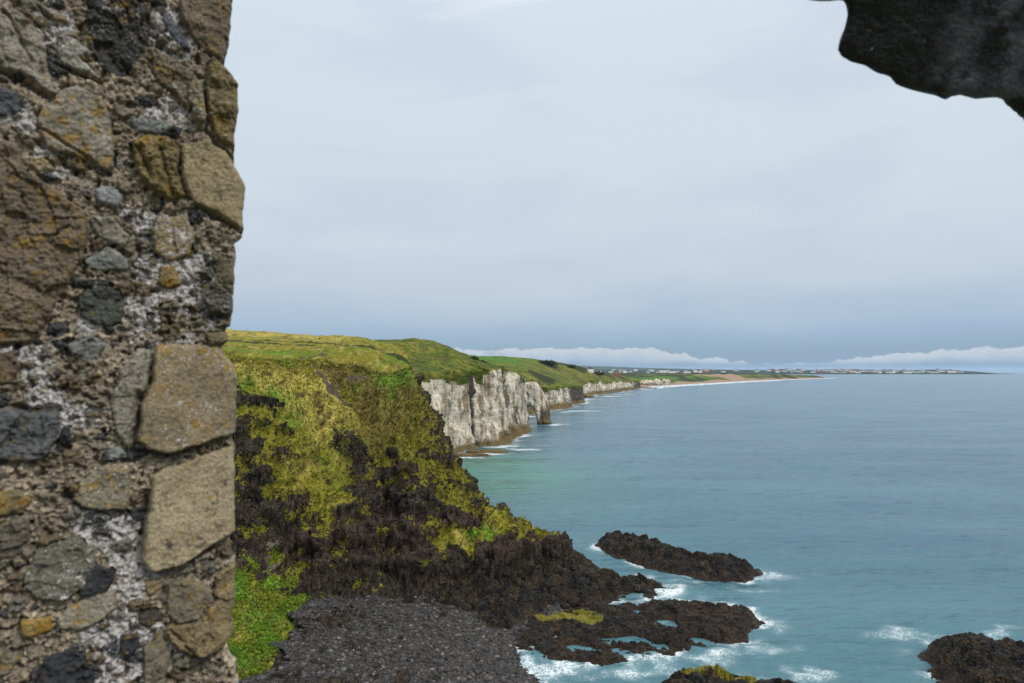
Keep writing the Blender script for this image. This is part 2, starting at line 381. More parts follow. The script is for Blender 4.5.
bed = ridged(V * (.10, .10, .42) + 8, 3, .5)            # ledges
f1, f2, cid = voronoi(V * (.75, .75, .42) + .3 * gn[:, None])
f1b, f2b, cidb = voronoi(V * (2.0, 2.0, 1.3))
disp = rk * (.75 * (colm - .5) + .55 * (bed - .4) + .75 * (cid - .5) + .30 * (cidb - .5) - .40 * (1 - sst(f2 - f1, 0, .16)))
lay = (V[:, 2] / 3.3 + .35 * gn2 + .10 * gn) % 1.0
disp += rk * sst(Z0, 1.5, 4) * (.95 * (sst(lay, .0, .75) - sst(lay, .80, .98)) - .35)
disp += (1 - rk) * land * (.34 * fbm(V * .7, 4, .62) + .22 * ridged(V * 1.3, 2)) * (1 - .8 * beach)
terr = np.sin(V[:, 2] * 3.1 + 5 * gn2) * .17
disp += (1 - rk) * land * terr * (1 - beach)
disp += beach * .03 * fbm(V * 2.5, 3)
gully = np.exp(-(seg_dist(V[:, :2], [at(368, 425, 104)[:2]], [at(385, 575, 88)[:2]]) / 1.6) ** 2) * rk
disp -= 1.2 * gully
V += N * disp[:, None]
wet = (1 - sst(V[:, 2] + gn * 1.2, .6, 3.0)) * (1 - .55 * beach)
def blobs(P, lst):
    r = np.zeros(len(P))
    for (u, v, d, ru, rd) in lst:
        c = at(u, v, d); r = np.maximum(r, np.exp(-(((P[:, 0] - c[0]) / ru) ** 2 + ((P[:, 1] - c[1]) / rd) ** 2)))
    return r
soil = blobs(V, [(333, 388, 108.5, 1.9, 3.2), (342, 396, 108, 2.2, 2.4), (322, 373, 111, 1.2, 1.6), (312, 361, 128, 3.2, 1.6), (345, 356, 139, 2.6, 1.2), (332, 368, 115, 1.8, 1.2), (360, 377, 117, 2.6, 1.0), (234, 357, 104, 2, 1)])
soil = np.clip(soil * 1.1, 0, 1)
pale = blobs(V, [(277, 566, 80.2, 1.0, 1.4), (284, 578, 80.0, 1.5, .9), (268, 574, 79.6, .8, 1.0)]) * (.7 + .9 * gn)
pinkr = 0
lush = blobs(V, [(255, 640, 69, 7, 8), (285, 600, 77, 5, 5), (240, 600, 74, 6, 6), (245, 390, 93, 1.2, 3), (285, 425, 96, 2.2, 2.2), (485, 535, 94.2, 2.4, .7), (398, 388, 118, 4, 3), (395, 362, 146, 12, 7), (270, 352, 132, 8, 4)])
lush = np.clip(lush * (.75 + .9 * fbm(V * .3, 3)), 0, 1) * sst(G1, .3, .6)
scrub = blobs(V, [(380, 359, 152, 7, 9), (396, 362, 160, 7, 10), (362, 357, 150, 4, 4), (240, 344.5, 172, 30, 1.6), (300, 345, 178, 40, 1.6)]) * 1.0
grass = np.clip(G1 * (1 - beach), 0, 1)
def path(P, pts, wd):
    q = [at(*p)[:2] for p in pts]; return np.exp(-(seg_dist(P[:, :2], q[:-1], q[1:]) / wd) ** 2)
c1 = fbm(V * (.09, .09, .13) + 50, 4, .6); c2_ = fbm(V * (.45, .30, .30) + 60, 5, .65); c3_ = fbm(V * (.9, .22, .25) + 70, 4, .6)
OLIVE, STRAW, GREEN, BROWN, DEEP = [np.array(k) for k in ((.225, .210, .024), (.44, .365, .095), (.140, .200, .018), (.105, .076, .028), (.042, .044, .012))]
def lerp(a, b, f): return a + (b - a) * np.clip(f, 0, 1)[:, None]
sward = lerp(np.repeat(OLIVE[None], len(V), 0), GREEN, sst(c1 + .5 * c2_, -.05, .5))
straw = blobs(V, [(275, 385, 99, 7, 5), (305, 385, 104, 8, 6), (330, 425, 101, 5, 4), (300, 402, 100, 5, 3), (260, 375, 99, 5, 4)]) * .75
straw = np.maximum(straw, path(V, [(238, 359, 104), (275, 364, 110), (315, 366, 113), (335, 364, 117)], 1.3))
straw = np.maximum(straw, path(V, [(236, 372, 97), (262, 395, 95), (290, 418, 97), (320, 436, 98), (345, 447, 99)], 1.2))
straw = np.maximum(straw, .8 * sst(V[:, 1], 178, 215) * (1 - sst(V[:, 0], -62, -48)))
sward = lerp(sward, STRAW, np.maximum(straw * (.6 + .6 * sst(c3_, -.3, .3)), .75 * sst(c3_ + c2_ * .6, .10, .55)))
brn = blobs(V, [(372, 405, 112, 4, 8), (385, 440, 104, 5, 5), (400, 395, 118, 4, 6), (360, 380, 118, 5, 5), (430, 450, 106, 4, 8), (340, 372, 117, 6, 3), (415, 405, 114, 4, 8), (395, 425, 107, 5, 6)])
sward = lerp(sward, BROWN, np.maximum(brn * .85, .8 * sst(c2_ - c3_ * .3, .18, .55)))
low = 1 - sst(G0, .45, .85)
sward = lerp(sward, np.array((.150, .140, .012)), low * .7)
sward = lerp(sward, DEEP, .35 * sst(fbm(V * .8 + 80, 5, .65), .18, .5) * (.5 + .5 * low))
sward = lerp(sward, np.array((.115, .220, .020)) * (1 + .45 * c2_[:, None]), lush)
sward *= (1 - .22 * sst(V[:, 1], 116, 126))[:, None]
HEAD_ATTR = dict(pale=np.clip(pale, 0, 1), sward=sward, grass=grass, soil=soil, wet=wet, lush=lush, scrub=np.clip(scrub, 0, 1))
Fq = quads(nr, nc)
keep = (V[Fq][:, :, 2].max(1) > -2.5)
hv, hf, ha = compact(V, Fq[keep], HEAD_ATTR)
headland = tag(mk('headland_hill', hv, hf, MAT_HEAD, attrs=ha), kind='structure')
HEADV, HEADN, HEADG, HEADBEACH = V, N, grass * (1 - soil), beach
HEADLUSH = lush; HEADCOL = sward
zi = V[:, 2].reshape(nr, nc)
def head_z(x, y):
    i = np.clip(np.searchsorted(gy, y), 1, nr - 1); j = np.clip(np.searchsorted(gx, x), 1, nc - 1)
    return zi[i, j]

# ------------------------------------------------------------------ the shingle of the cove
def pebble_mat():
    m, t = material('shingle_mat'); p = t.pos()
    n = t.noise(p, 2.6, 3, .6); v = t.n('ShaderNodeTexVoronoi', {'Vector': p, 'Scale': 6.5})
    rc = t.n('ShaderNodeSeparateColor', {0: v.outputs[1]}).outputs[0]
    c = t.ramp(rc, [(0, (.008, .008, .010)), (.45, (.022, .022, .024)), (.7, (.036, .029, .025)), (.9, (.07, .06, .052)), (1, (.12, .105, .09))])
    c = t.mix(t.m('MULTIPLY', n, .35), c, (.015, .013, .012))
    return finish(m, t, c, .6, .3, t.m('SUBTRACT', 1, v.outputs[0]), 1, .12)
MAT_PEB = pebble_mat()
bx = np.linspace(-48, 6, 270); by = np.linspace(52, 92, 200); BX, BY = np.meshgrid(bx, by)
Qb = S(BX.ravel(), BY.ravel()); zb = fz(Qb) + .48
fa, fb, ci = voronoi(np.c_[Qb * 1.7, np.zeros(len(Qb))])
zb = zb + .12 * (ci - .3) * sst(fb - fa, 0, .3) + .10 * fbm(np.c_[Qb * .5, np.zeros(len(Qb))], 4)
gb = fg(Qb)
Vb = np.c_[Qb, zb]; Fb = quads(len(by), len(bx))
slope_b = np.linalg.norm(np.stack(np.gradient(fz(Qb).reshape(BX.shape), by, bx), -1), axis=-1).ravel()
ok = (gb + fbm(np.c_[Qb * .4, np.zeros(len(Qb))], 3) * .35 < .38) & (slope_b < .55) & (zb > -.9) & (zb < 4.2)
kb = ok[Fb].all(1)
v_, f_, _ = compact(Vb, Fb[kb], {})
tag(mk('pebble_beach', v_, f_, MAT_PEB), kind='structure')
# loose cobbles
ico_t = (1 + 5 ** .5) / 2
IV = np.array([(-1, ico_t, 0), (1, ico_t, 0), (-1, -ico_t, 0), (1, -ico_t, 0), (0, -1, ico_t), (0, 1, ico_t), (0, -1, -ico_t), (0, 1, -ico_t), (ico_t, 0, -1), (ico_t, 0, 1), (-ico_t, 0, -1), (-ico_t, 0, 1)]); IV /= np.linalg.norm(IV[0])
IF = np.array([(0, 11, 5), (0, 5, 1), (0, 1, 7), (0, 7, 10), (0, 10, 11), (1, 5, 9), (5, 11, 4), (11, 10, 2), (10, 7, 6), (7, 1, 8), (3, 9, 4), (3, 4, 2), (3, 2, 6), (3, 6, 8), (3, 8, 9), (4, 9, 5), (2, 4, 11), (6, 2, 10), (8, 6, 7), (9, 8, 1)])
idx = np.where(ok)[0]
pick = RNG.choice(idx, 9000)
cen = Vb[pick] + np.c_[RNG.uniform(-.15, .15, (len(pick), 2)), np.zeros(len(pick))]
size = np.clip(RNG.lognormal(-1.85, .5, len(pick)), .05, .34)
sc3 = size[:, None] * RNG.uniform(.6, 1.25, (len(pick), 3)) * (1, 1, .7)
ang = RNG.uniform(0, 6.28, len(pick)); ca, sa = np.cos(ang), np.sin(ang)
pv = IV[None] * sc3[:, None] * RNG.uniform(.8, 1.15, (len(pick), 12, 1))
pv = np.stack([pv[..., 0] * ca[:, None] - pv[..., 1] * sa[:, None], pv[..., 0] * sa[:, None] + pv[..., 1] * ca[:, None], pv[..., 2]], -1) + cen[:, None]
pf = IF[None] + 12 * np.arange(len(pick))[:, None, None]
tone = np.repeat(np.clip(RNG.lognormal(-3.8, .85, len(pick)), .005, .15), 12)
mP, t = material('cobble_mat'); a_ = t.attr('tone')
c_ = t.mix(1.0, t.n('ShaderNodeCombineColor', {0: a_, 1: a_, 2: a_}).outputs[0], (1.0, .92, .86), 'MULTIPLY')
finish(mP, t, c_, .55, .4, t.noise(t.pos(), 9, 3), .4, .05)
tag(mk('shingle_cobbles', pv.reshape(-1, 3), pf.reshape(-1, 3), mP, attrs=dict(tone=tone)), 'grey and brown cobbles covering the shingle cove', 'cobbles', kind='stuff')

# ------------------------------------------------------------------ rocks
def rock_mesh(r, n, seed, flat=.7):
    th = np.linspace(0, 2 * math.pi, n * 2, endpoint=False); ph = np.linspace(.02, math.pi - .02, n)
    T, Ph = np.meshgrid(th, ph); v = S((np.sin(Ph) * np.cos(T)).ravel(), (np.sin(Ph) * np.sin(T)).ravel(), np.cos(Ph).ravel())
    d = 1 + .28 * fbm(v * 1.2 + seed * 7.7, 3) ; a, b, c = voronoi(v * 1.6 + seed * 3.1); d += .22 * (c - .5)
    v = v * d[:, None] * r * (1.15, .9, flat)
    i = np.arange(n * n * 2).reshape(n, n * 2); j = np.roll(i, -1, 1)
    f = np.stack([i[:-1], i[1:], j[1:], j[:-1]], -1).reshape(-1, 4)
    return v, f
BOUL = []
for k in range(5):
    v, f = rock_mesh(1.0, 12, k + 1)
    o = mk('boulder', v, f, MAT_REEF, attrs=dict(moss=np.zeros(len(v))), smooth=False, coll=False); BOUL.append(o)
bspots = []
r_ = np.random.default_rng(21)
for k in range(70):       # along the foot of the cliff
    u = r_.uniform(340, 600); d = np.interp(u, [340, 400, 450, 520, 600], [82, 85, 86, 87.5, 90]) - abs(r_.normal(0, 1.6))
    bspots.append(((u - 512) / F * d, d, np.clip(r_.lognormal(-.85, .5), .22, 1.3)))
for k in range(16):       # scattered over the shingle
    d = r_.uniform(64, 82); u = r_.uniform(310, 480); bspots.append(((u - 512) / F * d, d, np.clip(r_.lognormal(-1.35, .4), .15, .5)))
for k in range(46):       # tumbled down the toe towards the sea
    d = r_.uniform(90.5, 98); u = r_.uniform(500, 655); x = (u - 512) / F * d
    if -.1 < head_z(x, d) < 6.5: bspots.append((x, d, np.clip(r_.lognormal(-.75, .4), .25, 1.0)))
for i, (x, y, s) in enumerate(bspots):
    o = BOUL[i % 5].copy(); COL.objects.link(o)
    o.location = (x, y, max(head_z(x, y), -.2) + s * .2); o.scale = (s, s, s); o.rotation_euler = (r_.uniform(-.4, .4), r_.uniform(-.4, .4), r_.uniform(0, 6.28))
    o.name = 'boulder'
    tag(o, 'dark wet boulder lying at the foot of the mossy headland, by the shingle and sea', 'boulder', 'boulders along the cliff foot and shingle')

def reef(name, front, back, hmax, label, moss=None, res=.22, seed=0, dips=(), tilt=0.0):
    """low rock: waterline traced as a closed pixel contour on the sea plane, height grown from the edge inward"""
    poly = np.array([at_z(u, v, 0.0)[:2] for u, v in list(front) + list(back)])
    lo, hi = poly.min(0) - 1, poly.max(0) + 1
    xs = np.arange(lo[0], hi[0], res); ys = np.arange(lo[1], hi[1], res); XX, YY = np.meshgrid(xs, ys)
    Q = S(XX.ravel(), YY.ravel()); q3 = np.c_[Q, np.full(len(Q), seed * 5.)]
    Qw = Q + np.c_[fbm(q3 * .55, 4), fbm(q3 * .55 + 40, 4)] * .85
    d = sdist(Qw, poly)
    base = hmax * (1 - np.exp(-np.maximum(d, 0) / 1.3))
    dirv = np.array((.80, -.60)); along = (Q @ dirv); across = Q @ np.array((.52, .85))
    rdg = ridged(np.c_[along * .12, across * .5, np.full(len(Q), seed + .3)], 4, .55)
    a, b, c = voronoi(np.c_[along * .55, across * 1.0, np.full(len(Q), seed * 1.)]); a2, b2, c2 = voronoi(np.c_[along * 1.0, across * 1.7, np.full(len(Q), seed * 2.)])
    lg = fbm(q3 * .16 + 5, 3)
    z = base * (.55 + .30 * rdg + .50 * (c - .45) + .35 * lg) + (c2 - .5) * .24 * sst(d, 0, .7) - .34 * (1 - sst(b - a, 0, .2)) * sst(d, 0, .5) + .07 * fbm(q3 * 1.7, 4)
    for (u, v, rx, ry, dep) in dips:
        cc = at_z(u, v, .2); z -= dep * np.exp(-(((Q[:, 0] - cc[0]) / rx) ** 2 + ((Q[:, 1] - cc[1]) / ry) ** 2))
    z = np.where(d > 0, z, d * .8 - .05)
    mo = np.zeros(len(Q))
    for (u, v, zz, rx, ry) in moss or []:
        cc = at_z(u, v, zz); mo = np.maximum(mo, np.exp(-(((Q[:, 0] - cc[0]) / rx) ** 2 + ((Q[:, 1] - cc[1]) / ry) ** 2)))
    mo = np.clip(mo * 1.25, 0, 1) * sst(z, .15, .5)
    V = np.c_[Q, z]; Fq = quads(len(ys), len(xs)); k = V[Fq][:, :, 2].max(1) > -.7
    V, Fq, at_ = compact(V, Fq[k], dict(moss=mo))
    o = mk(name, V, Fq, MAT_REEF, attrs=at_, smooth=False)
    tag(o, label, 'rock')
    ring = Q[np.abs(d) < res * 1.2]
    return o, ring
RINGS = []
o, r = reef('rock_islet', [(596, 547), (612, 556), (640, 563), (665, 571), (700, 580), (742, 581), (764, 572)], [(735, 563), (700, 559), (660, 549), (625, 541), (602, 539)], 2.1,
            'long dark rock islet lying alone in the sea off the cliff toe', seed=1); RINGS.append(r)
o, r = reef('rock_reef', [(484, 640), (498, 658), (540, 661), (600, 665), (640, 660), (672, 651), (705, 648), (745, 640), (764, 622)], [(742, 607), (700, 603), (650, 604), (600, 606), (565, 612), (520, 610), (490, 615)], 1.05,
            'broad low reef of dark weedy rock with pools running out from the shingle', moss=[(572, 612, 1.0, 3.0, 2.4), (548, 618, 1.0, 1.6, 1.4), (590, 620, 1.0, 1.6, 1.2)], seed=2,
            dips=[(668, 622, 1.6, 1.6, 1.6), (640, 612, 1.2, 1.2, 1.3), (700, 640, 1.5, .8, 1.4), (630, 641, 1.8, 1.0, 1.5), (745, 648, 1, .8, 1), (660, 645, 1.2, .7, 1.0), (600, 652, 2.5, .7, 1.0), (560, 640, 1.6, .7, .8), (720, 618, 1.2, .5, .8), (690, 628, 2.0, .45, .9), (650, 630, 2.2, .4, .9), (610, 640, 2.0, .4, .9), (580, 648, 1.6, .4, .8), (735, 630, 1.0, .5, .8)]); RINGS.append(r)
o, r = reef('rock_ledge', [(390, 604), (432, 622), (470, 640), (498, 645), (520, 634), (555, 612), (600, 601), (645, 597), (670, 590)], [(640, 585), (600, 582), (540, 587), (470, 590), (415, 595)], 2.7,
            'broken dark rock ledge below the headland, tapering to a point in the sea', seed=3); RINGS.append(r)
o, r = reef('mossy_rock', [(640, 700), (660, 720), (760, 720), (810, 704)], [(795, 688), (750, 680), (705, 678), (665, 683)], 2.2,
            'dark rock topped with yellow moss, cut off by the bottom edge of the photo', moss=[(700, 672, 1.6, 2.6, 1.3), (735, 680, 1.4, 2.2, 1.0)], seed=4); RINGS.append(r)
o, r = reef('weedy_rock', [(926, 652), (938, 672), (965, 692), (1010, 708), (1060, 710), (1090, 690)], [(1060, 664), (1000, 651), (965, 642), (938, 641)], 2.3,
            'rough brown weedy rock standing in the sea at the right edge', seed=5); RINGS.append(r)
for q, lab in [([(795, 604), (800, 601)], '')][:0]: pass

# ------------------------------------------------------------------ far coast: chalk cliffs, hills, strand
# Y -> X of the coast, with cliff-top height and darkness
COAST = [  # (u, v foot, cliff-top z, dark, ochre)
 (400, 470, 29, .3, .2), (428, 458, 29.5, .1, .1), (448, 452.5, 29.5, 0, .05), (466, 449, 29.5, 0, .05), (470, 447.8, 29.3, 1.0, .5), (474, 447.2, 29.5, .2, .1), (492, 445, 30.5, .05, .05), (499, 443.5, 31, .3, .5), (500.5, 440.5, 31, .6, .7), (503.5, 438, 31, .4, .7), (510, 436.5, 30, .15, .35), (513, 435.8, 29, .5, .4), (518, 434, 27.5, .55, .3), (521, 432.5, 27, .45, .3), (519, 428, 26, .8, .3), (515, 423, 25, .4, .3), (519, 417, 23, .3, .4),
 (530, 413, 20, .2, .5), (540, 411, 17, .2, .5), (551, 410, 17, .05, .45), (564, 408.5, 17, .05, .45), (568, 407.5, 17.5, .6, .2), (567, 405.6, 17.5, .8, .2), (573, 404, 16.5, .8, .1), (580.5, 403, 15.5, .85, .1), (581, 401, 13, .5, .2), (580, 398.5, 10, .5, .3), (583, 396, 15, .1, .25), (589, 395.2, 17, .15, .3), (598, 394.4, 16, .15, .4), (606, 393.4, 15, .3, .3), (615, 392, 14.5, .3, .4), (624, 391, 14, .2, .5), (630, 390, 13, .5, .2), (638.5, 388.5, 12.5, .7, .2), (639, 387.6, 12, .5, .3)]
c_ = np.array(COAST, float)
cw = at_z(c_[:, 0], c_[:, 1], 0.0)
cx, cy = cw[:, 0].copy(), cw[:, 1].copy()
cy = np.maximum.accumulate(cy + np.arange(len(cy)) * .02)
arc = np.r_[0, np.cumsum(np.hypot(np.diff(cx), np.diff(cy)))]
st = [0.0]
while st[-1] < arc[-1]:
    y = np.interp(st[-1], arc, cy); st.append(st[-1] + max(.5, y / 560))
st = np.array(st)
sx_, sy_ = np.interp(st, arc, cx), np.interp(st, arc, cy)
k5 = np.array([1, 2, 3, 2, 1]) / 9.
sm = lambda a: np.convolve(np.pad(a, 2, 'edge'), k5, 'valid')
sx_, sy_ = sm(sx_), sm(sy_)
ztop = np.interp(st, arc, c_[:, 2]); dk_ = sm(np.interp(st, arc, c_[:, 3])); och_ = np.interp(st, arc, c_[:, 4])
tx_, ty_ = np.gradient(sx_), np.gradient(sy_); L = np.hypot(tx_, ty_) + 1e-6
nx_, ny_ = ty_ / L, -tx_ / L                      # seaward normal
nx_, ny_ = sm(sm(nx_)), sm(sm(ny_))
ns = len(st)
PY = [232, 248, 258, 270, 300, 350, 390, 460, 546, 650, 800, 900, 1000, 1170, 1400]
PW = [0, 10, 20, 30, 50, 75, 120, 250, 450]
PZ = np.array([  # land height above the cliff top, by Y and inland distance
 [0, 1, 2, 3, 6, 9.5, 11.5, 12, 12],
 [0, .8, 2.0, 4, 8, 11, 12, 12, 12],
 [0, 2, 4, 6.5, 10, 12, 12.5, 13, 13],
 [0, 3, 7, 10.5, 12.3, 12.5, 12.5, 13, 13],
 [0, 2.5, 7, 10.5, 12.3, 12.5, 12.5, 13, 13],
 [0, 3.5, 7.5, 9, 11, 12, 12.5, 14, 16],
 [0, 2.5, 5, 7, 9, 11, 14, 21, 24],
 [0, 4, 8, 11, 13, 16, 20, 27, 30],
 [0, 4.5, 9, 13, 15.5, 18, 23, 30, 34],
 [0, 4, 8, 11.5, 18, 24, 30, 33, 36],
 [0, 4, 9, 13, 20, 26.5, 31, 33, 36],
 [0, 5, 11, 16, 23, 27, 30, 34, 36],
 [0, 4, 8, 11, 15.5, 17.5, 19, 24, 28],
 [0, 3, 5, 7, 9, 11, 12, 14, 18],
 [0, 2, 4, 5, 6, 7, 8, 10, 12]], float)
def prof_z(y, wv):
    out = np.zeros((len(y), len(wv))); tmp = np.stack([np.interp(wv, PW, r) for r in PZ])
    for j in range(len(wv)): out[:, j] = np.interp(y, PY, tmp[:, j])
    return out
nf = 46
tf = np.linspace(0, 1, nf)
wv = np.r_[line(.6, 12, 16), line(12, 60, 40), line(60, 140, 28), np.linspace(140, 450, 22)]
nw = len(wv); NC = nf + nw
Vc = np.zeros((ns, NC, 3)); A = {k: np.zeros((ns, NC)) for k in ('dark', 'ochre', 'grass', 'lush', 'scrub', 'soil', 'sand')}
zf = -1.5 + tf[None] * (ztop[:, None] + 1.5)
batter = (1 - tf[None]) * .06 * ztop[:, None] + 3.2 * np.exp(-np.maximum(zf, 0) / 1.6) * (.25 + .7 * och_[:, None])
base3 = np.stack([np.repeat(sx_[:, None], nf, 1), np.repeat(sy_[:, None], nf, 1), zf], -1)
p3 = base3.reshape(-1, 3)
b1 = ridged(p3 * (1/9., 1/9., 1/38.), 3, .5).reshape(ns, nf); b2 = ridged(p3 * (1/2.6, 1/2.6, 1/8.) + 5, 3, .55).reshape(ns, nf)
b3 = fbm(p3 * (.16, .16, .5) + 11, 4, .6).reshape(ns, nf); va, vb, vc = [q.reshape(ns, nf) for q in voronoi(p3 * (.33, .33, .22))]
off = batter + 3.0 * (b1 - .95) + .8 * (b2 - .5) + .5 * b3 + 1.1 * (vc - .5)
sU = lambda u: np.interp(u, c_[:11, 0], arc[:11])
for (u_, wd_, dp_) in [(468.5, 1.6, 4.5), (439, .9, 1.6), (455, .8, 1.3), (484, .8, 1.2), (499.8, 2.0, 3.5), (507, 1.2, 2.2)]:
    off = off - dp_ * np.exp(-((st[:, None] - sU(u_) + (tf[None] - .5) * 1.6) / wd_) ** 2)
Vc[:, :nf, 0] = sx_[:, None] + nx_[:, None] * off; Vc[:, :nf, 1] = sy_[:, None] + ny_[:, None] * off; Vc[:, :nf, 2] = zf
topn = fbm(np.c_[sx_, sy_, np.zeros(ns)] * .07, 3) * 1.0
Vc[:, :nf, 2] += (tf[None] ** 3) * topn[:, None]
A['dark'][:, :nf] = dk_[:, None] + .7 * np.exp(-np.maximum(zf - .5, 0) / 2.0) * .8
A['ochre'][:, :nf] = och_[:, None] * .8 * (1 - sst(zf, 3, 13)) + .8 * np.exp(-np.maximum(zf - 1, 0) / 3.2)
recess = np.exp(-((st[:, None] - np.interp(6.5, [0, 1], [0, 1]) * 0 - np.interp(501.5, c_[:15, 0], arc[:15])) / 3.5) ** 2)
hang = fbm(np.c_[sx_, sy_, np.zeros(ns)] * (.11, .11, 1) + 4, 4)
A['grass'][:, :nf] = sst(tf[None] + .16 * hang[:, None] + .05 * b3, .86, .96) * .95
A['grass'][:, :nf] = np.maximum(A['grass'][:, :nf], recess * sst(tf[None], .38, .62) * .75)
wN = np.repeat(wv[None], ns, 0)
blend = np.exp(-wN / 8.)
Vc[:, nf:, 0] = Vc[:, nf - 1:nf, 0] * blend + sx_[:, None] * (1 - blend) - wN
Vc[:, nf:, 1] = Vc[:, nf - 1:nf, 1] * blend + sy_[:, None] * (1 - blend)
Vc[:, nf:, 2] = (ztop + topn)[:, None] + prof_z(sy_, wv)
lp = Vc[:, nf:].reshape(-1, 3).copy(); lp[:, 2] = 0
rl = sst(wN, 0, 15)
Vc[:, nf:, 2] += (fbm(lp * .022, 4).reshape(ns, nw) * 2.2 * rl + fbm(lp * .16 + 2, 3).reshape(ns, nw) * .5 * rl)
A['grass'][:, nf:] = 1
lyy = Vc[:, nf:, 1]; lxx = Vc[:, nf:, 0]
def blobw(lst, xx, yy):
    r = np.zeros(xx.shape)
    for (x, y, rx, ry) in lst: r = np.maximum(r, np.exp(-(((xx - x) / rx) ** 2 + ((yy - y) / ry) ** 2)))
    return r
gl = fbm(lp * .02 + 7, 3).reshape(ns, nw)
A['lush'][:, nf:] = np.clip(sst(lyy, 420, 700) * sst(wN, 35, 90) * (1 - sst(lyy, 900, 1000)) * (.9 + gl), 0, 1)
def pxw(u, d): return (u - 512) / F * d
A['scrub'][:, nf:] = np.clip(blobw([(pxw(541, 560), 560, 13, 42), (pxw(552, 575), 575, 9, 26), (pxw(478, 345), 345, 7, 22), (pxw(485, 360), 360, 6, 20), (pxw(512, 385), 385, 8, 22), (pxw(500, 372), 372, 6, 20), (pxw(548, 830), 830, 14, 18), (pxw(572, 900), 900, 20, 30), (pxw(585, 930), 930, 18, 30), (pxw(605, 1010), 1010, 14, 40), (pxw(620, 1080), 1080, 15, 40)], lxx, lyy) * 1.15
                             + .55 * sst(fbm(lp * .05 + 3, 4).reshape(ns, nw), .25, .6) * (1 - sst(wN, 25, 60)), 0, 1)
A['soil'][:, nf:] = np.clip(sst(lyy, 960, 1080) * sst(wN, 22, 60) * .9 + .5 * sst(gl, .25, .6) * sst(lyy, 500, 700) * (1 - sst(wN, 50, 120)), 0, 1)
Vc2 = Vc.reshape(-1, 3)
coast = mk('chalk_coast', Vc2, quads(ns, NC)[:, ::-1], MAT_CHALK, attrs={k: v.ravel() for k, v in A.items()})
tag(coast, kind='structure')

def coast_z(x, y):
    zt = np.interp(y, sy_, ztop + topn); xc = np.interp(y, sy_, sx_)
    return float(zt + prof_z(np.array([float(y)]), np.array([max(0., xc - x)]))[0, 0])
def on_coast(u, d):
    x = (u - 512) / F * d; return np.array((x, d, coast_z(x, d) - .4))
def slab(poly, to3, res, thick, rnd, bumpf):
    """rounded slab whose outline is poly (2-D); to3 maps (a, b, depth) to world; bumpf adds relief"""
    poly = np.asarray(poly, float); lo, hi = poly.min(0) - res, poly.max(0) + res
    xs = np.arange(lo[0], hi[0] + res, res); ys = np.arange(lo[1], hi[1] + res, res); XX, YY = np.meshgrid(xs, ys)
    P = S(XX.ravel(), YY.ravel()); d = sdist(P, poly); n = len(P)
    use = d > -res * 1.01
    A_, B_ = poly, np.roll(poly, -1, 0)
    for i in np.where(use & (d < 0))[0]:           # snap the rim to the outline
        best = 1e9
        for a, b in zip(A_, B_):
            ab = b - a; tt = np.clip(((P[i] - a) @ ab) / (ab @ ab + 1e-12), 0, 1); q = a + tt * ab; e = np.hypot(*(P[i] - q))
            if e < best: best, bq = e, q
        P[i] = bq
    dd = np.maximum(d, 0); prof = np.sqrt(np.clip(1 - (1 - np.clip(dd / rnd, 0, 1)) ** 2, 0, 1))
    bf = bumpf(P, 0) * sst(dd, 0, rnd * .5); bb = bumpf(P, 1) * sst(dd, 0, rnd * .5)
    front = to3(P[:, 0], P[:, 1], -thick / 2 * prof + bf); back = to3(P[:, 0], P[:, 1], thick / 2 * prof + bb)
    Fq = quads(len(ys), len(xs)); Fq = Fq[use[Fq].all(1)]
    V = np.r_[front, back]; Fa = np.r_[Fq, Fq[:, ::-1] + n]
    return V, Fa

# the sea arch at the end of the white cliffs
AY = 378.0
apx = [(510, 432), (513, 395), (517, 386), (523, 383), (530, 382), (536, 380.5), (540, 386), (544, 393), (548, 401), (550.5, 411), (551, 420), (554, 426), (538, 426.5), (537, 419), (535, 411.5), (532, 407.5), (529.5, 407.3), (526.5, 410), (525, 417), (524.5, 423), (527, 428), (528, 432)]
ap = np.array([((u - 512) / F * AY, CAMZ + (HZ - v) / F * AY) for u, v in apx])
def abump(P, side):
    q = np.c_[P[:, 0], np.full(len(P), side * 20.), P[:, 1]]
    return 1.6 * fbm(q * (.2, 1, .12), 4) + .6 * (voronoi(q * (.5, 1, .35))[2] - .5) + .5 * (ridged(q * (.7, 1, .2), 3) - .5)
def ato(a, b, c): return S(a + .25 * c, AY + c + 2.0 + (a - 4) * .35, b)
Va, Fa = slab(ap, ato, .42, 9.0, 3.2, abump)
zz = Va[:, 2]; fr = fbm(Va * .25, 3)
arch = mk('sea_arch', Va, Fa, MAT_CHALK, attrs=dict(dark=np.clip(.12 + .65 * sst(Va[:, 0], 13, 17) * (1 - sst(zz, 5, 17)) + .5 * np.exp(-np.maximum(zz, 0) / 3), 0, 1),
      ochre=np.clip(.35 * sst(Va[:, 0], 13, 19) + .8 * np.exp(-np.maximum(zz, 0) / 3), 0, 1), grass=sst(zz + fr, 22.4, 24.5) * .9, lush=np.zeros(len(Va)), scrub=sst(fr, 0, .3) * .6, soil=np.zeros(len(Va)), sand=np.zeros(len(Va))))
tag(arch, 'weathered white chalk sea arch with a dark slanting leg standing in the water', 'sea arch')

